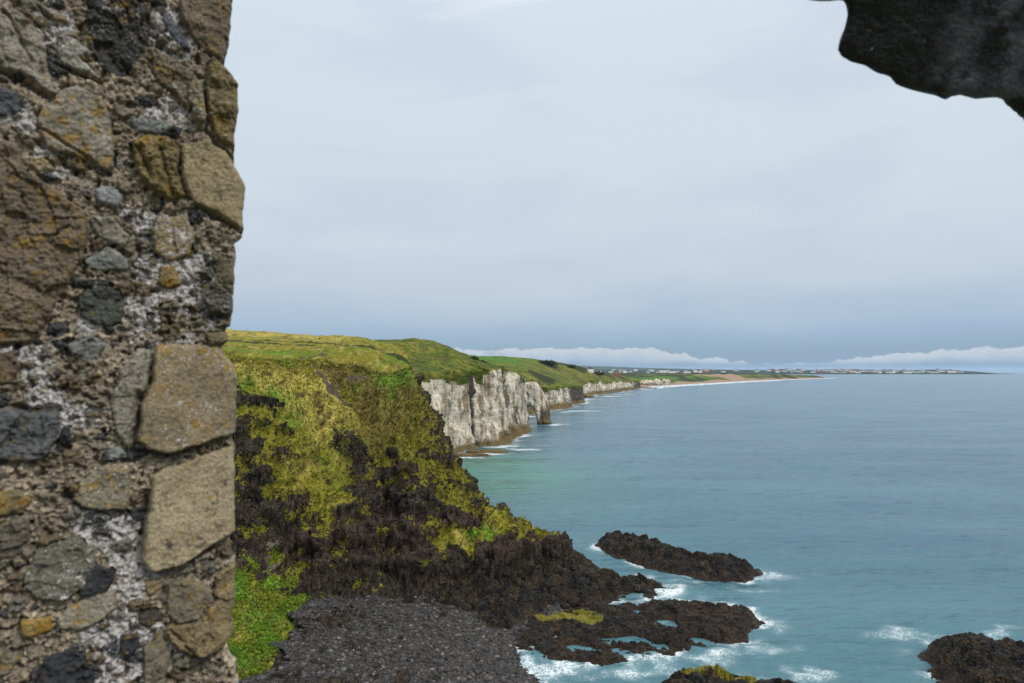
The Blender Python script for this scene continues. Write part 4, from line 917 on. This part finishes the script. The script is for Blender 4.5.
# (polygon px, protrusion m, colour, orange lichen, white lichen, roughness of relief)
TAN, GREY, BRN, DRK, GRN = (.205, .170, .112), (.185, .170, .140), (.12, .096, .068), (.028, .029, .033), (.105, .10, .07)
ST = [
 ([(-40, -5), (0, 3), (14, 8), (30, 20), (44, 35), (46, 60), (57, 93), (50, 96), (35, 82), (18, 72), (-40, 62)], .035, GREY, .25, .3, 1.0),
 ([(42, 5), (60, 12), (69, 22), (66, 25), (52, 20), (43, 11)], .02, GREY, .2, .2, .6),
 ([(55, 35), (68, 36), (88, 48), (90, 54), (82, 58), (97, 74), (97, 80), (80, 74), (66, 66), (56, 60)], .022, GREY, .15, .7, .7),
 ([(40, 112), (58, 93), (75, 84), (100, 97), (112, 122), (113, 166), (104, 172), (70, 156), (46, 148), (38, 128)], .035, GREY, .65, .25, .7),
 ([(83, -30), (150, -30), (152, 10), (148, 40), (135, 66), (120, 78), (105, 70), (92, 50), (86, 20)], .012, (.042, .041, .04), .4, .5, 1.6),
 ([(-40, 85), (0, 86), (18, 92), (20, 113), (8, 117), (-40, 112)], .02, (.07, .075, .085), .3, .1, .8),
 ([(-40, 135), (0, 140), (22, 150), (27, 172), (60, 193), (88, 213), (84, 262), (75, 272), (56, 304), (43, 331), (30, 344), (-40, 346)], .035, BRN, .45, .2, 1.3),
 ([(95, 189), (108, 185), (118, 190), (123, 199), (119, 208), (108, 206), (96, 201)], .03, (.17, .18, .185), .05, .5, .4),
 ([(30, 155), (50, 160), (58, 169), (42, 173), (31, 168)], .014, TAN, .7, .1, .6),
 ([(92, 215), (112, 217), (131, 236), (126, 248), (102, 241), (92, 229)], .025, GREY, .3, .25, .6),
 ([(85, 262), (104, 246), (128, 258), (131, 271), (102, 270), (88, 268)], .02, (.15, .155, .145), .1, .3, .5),
 ([(78, 301), (88, 291), (105, 285), (120, 290), (127, 305), (122, 321), (108, 328), (95, 325), (83, 315)], .014, (.055, .06, .052), .2, .2, 1.0),
 ([(176, -30), (233, -30), (232, 26), (228, 49), (224, 63), (208, 53), (195, 41), (181, 20)], .035, BRN, .5, .1, .9),
 ([(164, 8), (172, 22), (186, 40), (192, 52), (182, 50), (170, 34), (162, 20)], .012, (.08, .09, .11), .1, .35, .8),
 ([(211, 57), (226, 68), (236, 79), (239, 84), (238, 118), (235, 131), (235, 157), (227, 150), (214, 136), (209, 118), (206, 86)], .028, (.125, .10, .055), .5, .4, 1.2),
 ([(150, 68), (165, 52), (180, 62), (192, 76), (198, 100), (188, 112), (172, 92), (158, 82)], .016, (.12, .10, .07), .4, .45, 1.0),
 ([(186, 78), (203, 84), (207, 118), (202, 132), (192, 118)], .02, (.15, .135, .09), .45, .4, .9),
 ([(133, 142), (150, 132), (172, 140), (181, 152), (178, 172), (186, 196), (168, 201), (150, 188), (138, 172)], .030, (.135, .105, .05), .5, .3, 1.6),
 ([(182, 146), (205, 141), (222, 150), (231, 162), (240, 173), (246, 187), (243, 213), (243, 231), (231, 226), (216, 213), (197, 207), (188, 196), (180, 172)], .045, (.20, .165, .10), .3, .12, .35),
 ([(155, 221), (188, 212), (196, 236), (190, 256), (166, 262), (155, 250)], .03, (.17, .13, .075), .5, .7, .5),
 ([(159, 268), (174, 265), (181, 284), (167, 290), (158, 283)], .02, (.16, .12, .06), .75, .2, .6),
 ([(198, 272), (211, 266), (219, 284), (226, 298), (224, 317), (212, 314), (203, 300)], .02, (.075, .07, .055), .2, .45, 1.4),
 ([(213, 255), (224, 250), (228, 270), (228, 296), (221, 284), (213, 268)], .022, (.10, .085, .055), .3, .3, 1.2),
 ([(229, 250), (237, 252), (234, 288), (234, 305), (230, 325), (227, 320), (228, 290)], .03, TAN, .45, .1, .6),
 ([(206, 334), (222, 329), (229, 340), (224, 347), (211, 345)], .03, (.12, .10, .06), .3, .3, .8),
 ([(155, 347), (175, 343), (222, 346), (226, 356), (235, 366), (237, 380), (236, 432), (205, 445), (170, 453), (148, 451), (137, 440), (141, 402), (154, 382), (153, 358)], .055, (.165, .135, .085), .5, .5, .25),
 ([(119, 371), (138, 348), (151, 350), (150, 385), (140, 398), (134, 448), (128, 450), (115, 431), (111, 402)], .034, (.17, .16, .13), .35, .5, .7),
 ([(164, 467), (200, 456), (226, 443), (235, 444), (235, 529), (215, 543), (181, 566), (155, 570), (141, 560), (142, 532), (150, 492), (153, 475)], .055, (.245, .205, .135), .3, .25, .22),
 ([(80, 481), (100, 466), (130, 470), (129, 508), (106, 512), (86, 510), (73, 500)], .03, (.155, .14, .10), .6, .55, .6),
 ([(40, 545), (76, 536), (98, 548), (90, 585), (62, 601), (36, 600), (22, 582)], .032, (.10, .095, .075), .35, .6, .8),
 ([(-40, 408), (0, 408), (30, 411), (60, 411), (58, 430), (50, 455), (30, 462), (-40, 460)], .035, (.075, .078, .082), .3, .2, 1.3),
 ([(62, 425), (70, 428), (72, 445), (62, 455), (55, 450)], .01, DRK, .05, .2, 1.3),
 ([(-40, 488), (0, 490), (20, 490), (32, 500), (25, 514), (-40, 520)], .022, (.14, .12, .07), .7, .2, .6),
 ([(-40, 524), (0, 522), (28, 517), (30, 540), (12, 560), (-40, 566)], .02, (.09, .08, .065), .5, .2, .9),
 ([(57, 620), (70, 605), (100, 590), (115, 590), (115, 609), (100, 622), (80, 630), (58, 630)], .03, (.21, .19, .15), .4, .2, .35),
 ([(20, 619), (52, 617), (53, 629), (40, 635), (24, 640)], .024, (.20, .145, .06), .9, .1, .4),
 ([(48, 656), (75, 643), (86, 655), (95, 678), (90, 720), (40, 720), (34, 682)], .022, DRK, .15, .1, 1.3),
 ([(80, 572), (94, 564), (117, 570), (109, 589), (97, 594), (81, 594)], .014, DRK, .0, .1, .9),
 ([(167, 586), (180, 576), (205, 585), (214, 600), (196, 620), (178, 624), (166, 615)], .03, (.12, .105, .075), .45, .45, .8),
 ([(166, 627), (199, 619), (216, 600), (215, 574), (228, 562), (236, 560), (236, 605), (232, 614), (231, 638), (216, 650), (196, 655), (180, 648), (169, 638)], .042, (.145, .115, .065), .35, .3, .9),
 ([(137, 611), (158, 607), (164, 619), (151, 630), (140, 629)], .006, (.05, .045, .035), .3, .1, 1.2),  # not a stone but a recess, its shade put into the dark colour
 ([(119, 636), (136, 632), (141, 648), (131, 658), (119, 652)], .022, DRK, .25, .2, .9),
 ([(143, 646), (164, 631), (171, 655), (165, 690), (145, 690)], .024, (.13, .115, .085), .35, .3, .8),
 ([(190, 658), (213, 653), (206, 668), (189, 676)], .016, (.10, .09, .07), .2, .4, .9),
 ([(144, 581), (155, 577), (162, 588), (150, 596)], .022, (.17, .13, .075), .4, .1, .5),
 ([(-40, 640), (8, 648), (18, 660), (10, 675), (-40, 680)], .022, (.12, .11, .08), .6, .3, .7),
 ([(108, 445), (125, 447), (128, 456), (110, 458)], .018, (.16, .18, .165), .05, .4, .4),
 ([(66, 345), (92, 335), (108, 345), (96, 360), (74, 358)], .016, (.13, .13, .125), .1, .4, .8),
 ([(-40, 352), (10, 352), (24, 365), (10, 385), (-40, 386)], .02, (.10, .075, .05), .3, .2, 1.0),
 ([(122, 120), (140, 118), (160, 120), (176, 128), (160, 134), (138, 132)], .016, (.13, .14, .135), .2, .35, .7),
 ([(20, 22), (30, 14), (40, 28), (34, 34)], .004, BRN, .1, .2, 1),
 ([(203, 0), (203, 1), (204, 1)], .0, BRN, 0, 0, 0),
][:-1]
hs = np.r_[line(27.9, 28.90, 60), line(28.90, 31.34, 760), np.linspace(31.34, 31.9, 30)]
ssn = np.r_[line(-1.5, -.74, 60), np.linspace(-.74, 0, 262)]
SSg, HHg = np.meshgrid(ssn, hs); nrw, ncw = SSg.shape
edge = np.interp(hs, sil[::-1, 1], sil[::-1, 0])
edge = edge + .004 * fbm(np.c_[hs * 22, np.zeros(len(hs)), np.ones(len(hs))], 3)
SSg = np.where(SSg > -.3, SSg + (edge[:, None]) * sst(SSg, -.3, 0), SSg)      # last column follows the traced edge
P2 = S(SSg.ravel(), HHg.ravel()); p3w = np.c_[P2, np.zeros(len(P2))]
warp = np.c_[fbm(p3w * 14, 4, .6), fbm(p3w * 14 + 31, 4, .6)] * .007
Pw = P2 + warp * sst(-P2[:, 0], 0, .05)[:, None]
sid = np.full(len(P2), -1); sd = np.full(len(P2), -1.0)
for k, s_ in enumerate(ST):
    pl = np.array(s_[0], float); pl = px_wall(pl[:, 0], pl[:, 1])
    pl[:, 0] = np.where(pl[:, 0] > np.interp(pl[:, 1], sil[::-1, 1], sil[::-1, 0]) - .03, pl[:, 0] + .03, pl[:, 0])
    near_ = (Pw[:, 0] > pl[:, 0].min() - .02) & (Pw[:, 0] < pl[:, 0].max() + .02) & (Pw[:, 1] > pl[:, 1].min() - .02) & (Pw[:, 1] < pl[:, 1].max() + .02)
    ii = np.where(near_)[0]
    if len(ii) == 0: continue
    d_ = sdist(Pw[ii], pl); m_ = (d_ > 0) & (d_ > sd[ii]); sid[ii[m_]] = k; sd[ii[m_]] = d_[m_]
# small rubble between the traced stones
va, vb, vc = voronoi(np.c_[Pw * (16, 21), np.zeros(len(Pw))])
small = (sid < 0) & (vc > .40) & (vb - va > .12)
rough = fbm(p3w * 24, 5, .62); fine = fbm(p3w * 85, 4, .62); pits = ridged(p3w * 55 + 3, 3, .6)
va2, vb2, vc2 = voronoi(p3w * 88); grit = fbm(p3w * 48, 4, .62); grit2 = fbm(p3w * 130, 3, .6)
h = np.zeros(len(P2)); tint = np.zeros((len(P2), 3)); orange = np.zeros(len(P2)); white = np.zeros(len(P2)); ismortar = np.zeros(len(P2))
# mortar: sandy, pitted, with coarse aggregate
mor = sid < 0
h_m = -.006 + .006 * rough + .008 * grit + .006 * grit2 + .010 * (vc2 - .5) - .022 * sst(fbm(p3w * 30 + 9, 3), .28, .6)
mm1 = fbm(p3w * 5 + 2, 4)[:, None]
mt = np.array((.27, .225, .17)) * (1 + .40 * mm1) + np.array((.03, .02, .012)) * rough[:, None]
mt *= (.63 + .50 * np.where(vc2 > .82, 1.3, vc2))[:, None]
h[mor] = h_m[mor]; tint[mor] = mt[mor]; ismortar[mor] = 1
wl = sst(fbm(p3w * 4.2 + 6, 3) + .35 * np.exp(-((P2[:, 0] + .25) / .22) ** 2) - .05, .12, .5)
white[mor] = (.24 + .84 * wl)[mor]; orange[mor] = .05
h[small] += (.014 + .012 * (vc - .5))[small] * sst((vb - va)[small], .1, .3); ismortar[small] = .3
stc = np.array([(.13, .12, .10), (.05, .05, .053), (.17, .15, .11), (.11, .085, .055)])
tint[small] = stc[(vc[small] * 997).astype(int) % 4]; white[small] *= .55; orange[small] = .25
# the courses carry on beyond the traced part of the wall
va4, vb4, vc4 = voronoi(np.c_[Pw * (4.2, 6.0), np.zeros(len(Pw))])
outer = (sid < 0) & ((P2[:, 0] < -.74) | (P2[:, 1] > 31.30) | (P2[:, 1] < 28.90)) & (vb4 - va4 > .10) & (vc4 > .15)
fo_ = ((voronoi(p3w * (9, 9, 1))[2] - .5) * .016 + .004 * rough)[outer]
h[outer] = -.004 + .020 * sst((vb4 - va4)[outer], .10, .2) + fo_
tint[outer] = np.array([(.15, .125, .085), (.11, .10, .085), (.19, .165, .12), (.07, .07, .07), (.14, .12, .07)])[(vc4[outer] * 991).astype(int) % 5] * (1 + .25 * fbm(p3w[outer] * 9, 4))[:, None]
white[outer] = .35; orange[outer] = .4; ismortar[outer] = 0
for k, (pl, pr, c, og, wh, rg) in enumerate(ST):
    ii = np.where(sid == k)[0]
    if len(ii) == 0: continue
    rr = np.random.default_rng(100 + k); d_ = sd[ii]; q = p3w[ii] + k * 3.7
    prof = np.sqrt(np.clip(1 - (1 - np.clip(d_ / (.006 + .12 * pr), 0, 1)) ** 2, 0, 1))
    cen = P2[ii].mean(0); tl_ = rr.normal(0, .07, 2)
    fac = (voronoi(q * (9, 9, 1))[2] - .5) * .020 * rg + (voronoi(q * (22, 26, 1))[2] - .5) * .011 * rg
    cl = ridged(q * (6, 3.5, 1), 2); fac = fac + .024 * rg * (np.abs(perlin(q * (7, 6, 1))) - .2) + .010 * rg * np.abs(perlin(q * (17, 15, 1) + 4)); crack = -.012 * sst(cl, 1.36, 1.48) * rg
    h[ii] = -.012 + (pr * .50 + .012 + (P2[ii] - cen) @ tl_ * .6 + fac + crack + .005 * rg * rough[ii]) * prof + (.0010 + .0036 * rg) * fine[ii] - .0018 * sst(pits[ii], .9, 1.5)
    cvar = 1 + .22 * fbm(q * 9, 4)[:, None] + .12 * fine[ii][:, None]
    tint[ii] = (np.array(c) * 1.18 if c is not DRK else np.array(c)) * cvar; orange[ii] = og; white[ii] = wh
# deep joints right beside the big dressed blocks
for (a, b, wd_, dp_) in [((139, 395), (133, 450), .012, .03), ((147, 495), (136, 560), .014, .035), ((138, 452), (168, 455), .005, .02), ((168, 455), (236, 434), .005, .02), ((140, 567), (160, 573), .006, .025), ((160, 573), (232, 540), .005, .018), ((0, 68), (50, 98), .010, .03), ((5, 12), (32, 62), .005, .018), ((57, 66), (98, 80), .006, .02), ((40, 128), (105, 172), .005, .018), ((0, 346), (40, 344), .006, .02), ((152, 350), (150, 385), .006, .02), ((196, 207), (243, 232), .006, .022), ((60, 158), (84, 180), .008, .02), ((18, 635), (20, 618), .006, .02), ((82, 510), (130, 512), .005, .018), ((160, 150), (172, 196), .006, .02), ((140, 150), (152, 182), .006, .018), ((205, 130), (234, 160), .007, .025), ((210, 54), (226, 66), .006, .02), ((15, 408), (60, 410), .010, .025), ((166, 626), (200, 656), .005, .02), ((115, 62), (122, 75), .012, .02), ((150, 22), (160, 45), .012, .02), ((123, 62), (132, 76), .008, .02)]:
    A2, B2 = px_wall(*a), px_wall(*b); dj = seg_dist(Pw, [A2], [B2]); h -= dp_ * np.exp(-(dj / wd_) ** 2)
h = np.where(P2[:, 0] < -.8, h * .8, h)
edgeroll = np.clip((SSg.ravel() - np.repeat(edge, ncw) + .022) / .022, 0, 1)
h = h - .030 * edgeroll ** 2.2
wallpt = lambda s, z, n: np.c_[WB[0] + s * wdir[0] + n * wnorm[0], WB[1] + s * wdir[1] + n * wnorm[1], z]
VW = wallpt(P2[:, 0], P2[:, 1], h)
# keep the traced outline where relief would push it out
# reveal going away behind the edge, and the back of the wall
rev = np.array((-.55, .83)); rev /= np.linalg.norm(rev)
VWg = VW.reshape(nrw, ncw, 3); ext = []
for k_, dist in enumerate([.012, .03, .06, .10, .16, .24, .34, .45, .55]):
    col_ = VWg[:, -1].copy(); nn = .010 * fbm(np.c_[hs * 9, np.full(nrw, dist * 9), np.ones(nrw)], 4)
    col_[:, 0] += rev[0] * dist + nn * .8 - .004 * k_; col_[:, 1] += rev[1] * dist + nn * .5; ext.append(col_)
last = ext[-1]
for dist in [.3, .8, 1.5]:
    c2 = last.copy(); c2[:, 0] -= wdir[0] * dist; c2[:, 1] -= wdir[1] * dist; ext.append(c2)
ne = len(ext); VE = np.concatenate([VWg] + [e[:, None] for e in ext], 1)
def padE(a, val=None):
    g_ = a.reshape(nrw, ncw, -1); e_ = np.repeat(g_[:, -1:], ne, 1); return np.concatenate([g_, e_], 1).reshape(nrw * (ncw + ne), -1)
ATTW = dict(tint=padE(tint), orange=padE(orange)[:, 0], white=padE(white)[:, 0], mortar=padE(ismortar)[:, 0])
sidE = padE(sid.astype(float))[:, 0].astype(int).reshape(nrw, ncw + ne); sidE[:, ncw:] = -1; sidE = sidE.ravel()
VE = VE.reshape(-1, 3); FE = quads(nrw, ncw + ne)
# caps: bottom and top closed by the crag and the window head
def wall_mat():
    m, t = material('ruin_stone'); p = t.pos()
    n1 = t.noise(p, 26, 5, .65); n2 = t.noise(p, 95, 4, .65); n3 = t.noise(p, 9, 4, .6)
    c = t.mix(1.0, t.attr('tint', 0), t.mix(n2, (.5, .5, .52), (1.5, 1.48, 1.42)), 'MULTIPLY')
    c = t.mix(t.m('MULTIPLY', t.ss(n1, .54, .66), .55), c, (.045, .04, .035))
    og = t.ss(t.m('ADD', t.m('ADD', t.noise(p, 30, 5, .7), t.m('MULTIPLY', n3, .35)), t.m('MULTIPLY', t.attr('orange'), .25)), .83, .95)
    c = t.mix(t.m('MULTIPLY', og, .75), c, t.mix(n2, (.16, .095, .012), (.30, .175, .022)))
    wn = t.m('ADD', t.m('ADD', t.noise(p, 62, 5, .75, .6), t.m('MULTIPLY', t.noise(p, 12, 3, .6), .35)), t.m('MULTIPLY', t.attr('white'), .34))
    wm = t.ss(wn, .93, 1.02)
    spots = t.m('MULTIPLY', t.m('SUBTRACT', 1, t.ss(t.voro(p, 62), .14, .24)), t.ss(t.m('ADD', t.attr('white'), t.m('MULTIPLY', t.m('SUBTRACT', n3, .5), 1.6)), .4, .6))
    wm = t.m('MAXIMUM', wm, t.m('MULTIPLY', spots, .8))
    c = t.mix(t.m('MULTIPLY', wm, .85), c, t.mix(n2, (.36, .35, .35), (.62, .60, .60)))
    c = t.mix(1.0, c, t.mix(t.ss(t.noise(p, 260, 3, .7), .35, .65), (.62, .62, .64), (1.36, 1.34, 1.3)), 'MULTIPLY')
    dk = t.m('MULTIPLY', t.ss(t.noise(p, 21, 5, .7), .60, .68), .7)
    c = t.mix(dk, c, (.02, .02, .024))
    b = t.m('ADD', t.m('ADD', n2, t.m('MULTIPLY', t.noise(p, 220, 3, .6), .4)), t.m('MULTIPLY', wm, .35))
    return finish(m, t, c, .88, .25, b, .8, .0042)
MAT_WALL = wall_mat()
wroot = empty('ruined_wall', (float(WB[0]), float(WB[1]), 27.9))
tag(wroot, 'ruined castle wall of rough lichened stones in pale crumbling mortar filling the left side', 'wall')
inv = -np.array(wroot.location)
fs = sidE[FE]; fsid = np.where((fs == fs[:, :1]).all(1), fs[:, 0], np.max(fs, 1))
for k in range(-1, len(ST)):
    sel = fsid == k
    if sel.sum() < 20: continue
    v_, f_, a_ = compact(VE, FE[sel], ATTW)
    mk('mortar' if k < 0 else 'stone', v_ + inv, f_, MAT_WALL, wroot, a_)

# the broken window head, seen from below
LY, LK = 2.25, .75
lpx = [(772, -75), (764, -40), (776, -10), (803, -2.2), (808, .3), (842, .8), (846, 3), (848, 12), (845, 25), (840, 40), (838, 50), (842, 57), (852, 61), (864, 66), (876, 72), (888, 78), (897, 84), (908, 89), (920, 93), (934, 95), (946, 99), (953, 97), (960, 95.5), (975, 99), (990, 98.5), (1002, 97.5), (1006, 104), (1014, 111), (1024, 121), (1040, 150), (1066, 230), (1078, 420), (1085, 640), (1090, 900), (1330, 900), (1330, 60), (1330, -190), (800, -190), (780, -130)]
def l2(u, v):       # plane leaning over the viewer: y = LY - LK*(z - z0)
    r = ray(u, v); z0 = .85; t_ = (LY + LK * z0) / (r[1] + LK * r[2]); return (r[0] * t_, r[2] * t_)
lpoly = np.array([l2(u, v) for u, v in lpx])
ln_ = math.hypot(1, LK)
def lto(a, b, c):
    k = np.where(c < 0, c * .12, c * 1.6); return S(a + .80 * k, LY - LK * (b - .85) + k, CAMZ + b + .62 * k)
def lb(P, side):
    q = np.c_[P, np.full(len(P), side * 5.)]
    return .05 * fbm(q * 5, 4) + .035 * (voronoi(q * (6, 6, 1))[2] - .5) + .010 * fbm(q * 24, 4)
def dens(p, step):
    out = []
    for a, b in zip(p, np.roll(p, -1, 0)):
        n = max(1, int(np.hypot(*(b - a)) / step)); out += [a + (b - a) * k / n for k in range(n)]
    out = np.array(out); return out + np.c_[fbm(np.c_[out * 20, np.zeros(len(out))], 3), fbm(np.c_[out * 20, np.ones(len(out)) * 9], 3)] * .005
VL, FL = slab(dens(lpoly, .03), lto, .014, .30, .03, lb)
ql = VL * 1.0
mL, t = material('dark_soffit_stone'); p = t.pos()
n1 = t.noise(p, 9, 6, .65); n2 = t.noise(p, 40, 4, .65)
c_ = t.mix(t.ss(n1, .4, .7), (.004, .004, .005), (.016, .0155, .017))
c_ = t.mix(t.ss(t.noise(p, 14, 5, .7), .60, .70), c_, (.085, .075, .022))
c_ = t.mix(t.m('MULTIPLY', t.ss(t.n('ShaderNodeSeparateXYZ', {0: p}).outputs[0], 1.25, 1.45), t.ss(n1, .40, .62)), c_, t.mix(n2, (.045, .052, .068), (.17, .18, .21)))  # bluish wet highlights towards the right, painted into the colour
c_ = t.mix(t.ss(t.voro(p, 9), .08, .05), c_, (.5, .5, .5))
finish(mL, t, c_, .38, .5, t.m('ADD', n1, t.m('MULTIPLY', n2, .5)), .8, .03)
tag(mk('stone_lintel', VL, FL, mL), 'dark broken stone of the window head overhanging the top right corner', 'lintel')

# the crag the ruin stands on (below the frame)
cxg = np.linspace(-26, 26, 120); cyg = np.linspace(-22, 34, 120); CX, CY = np.meshgrid(cxg, cyg)
q = S(CX.ravel(), CY.ravel(), np.zeros(CX.size)); nn = fbm(q * .18, 5)
zc = 28.15 + .12 * fbm(q * .7, 3) - np.maximum(0, q[:, 1] - 2.9) * 1.15 - np.maximum(0, np.abs(q[:, 0]) - 6) * 1.3 - np.minimum(0, nn) * 0 - np.abs(nn) * 2.2 * sst(np.maximum(q[:, 1] - 3.2, np.abs(q[:, 0]) - 6), 0, 4)
zA = np.zeros(len(q))
tag(mk('castle_crag', np.c_[q[:, :2], np.maximum(zc, -3)], quads(120, 120), MAT_HEAD, attrs=dict(sward=np.repeat(OLIVE[None], len(q), 0), grass=.5 + zA, soil=zA, wet=zA, lush=zA, scrub=zA)), kind='structure')

# ------------------------------------------------------------------ sea air
mH = bpy.data.materials.new('haze_air'); mH.use_nodes = True
for d_ in list(mH.node_tree.nodes): mH.node_tree.nodes.remove(d_)
t = NT(mH.node_tree)
pv_ = t.n('ShaderNodeVolumePrincipled', {'Color': (.62, .80, 1.0, 1), 'Density': 2.4e-5, 'Anisotropy': .0})
t.n('ShaderNodeOutputMaterial', {1: pv_.outputs[0]})
x0, x1, y0_, y1_, z0_, z1_ = -70000, 70000, -200, 34000, -6.0, 140.0
HVt = [(x0, y0_, z0_), (x1, y0_, z0_), (x1, y1_, z0_), (x0, y1_, z0_), (x0, y0_, z1_), (x1, y0_, z1_), (x1, y1_, z1_), (x0, y1_, z1_)]
hz_o = mk('haze', np.array(HVt, float), [(0, 3, 2, 1), (4, 5, 6, 7), (0, 1, 5, 4), (1, 2, 6, 5), (2, 3, 7, 6), (3, 0, 4, 7)], mH, smooth=False)
tag(hz_o, kind='stuff')
SC.cycles.use_denoising = True
SC.cycles.volume_bounces = 1
SC.cycles.max_bounces = 6
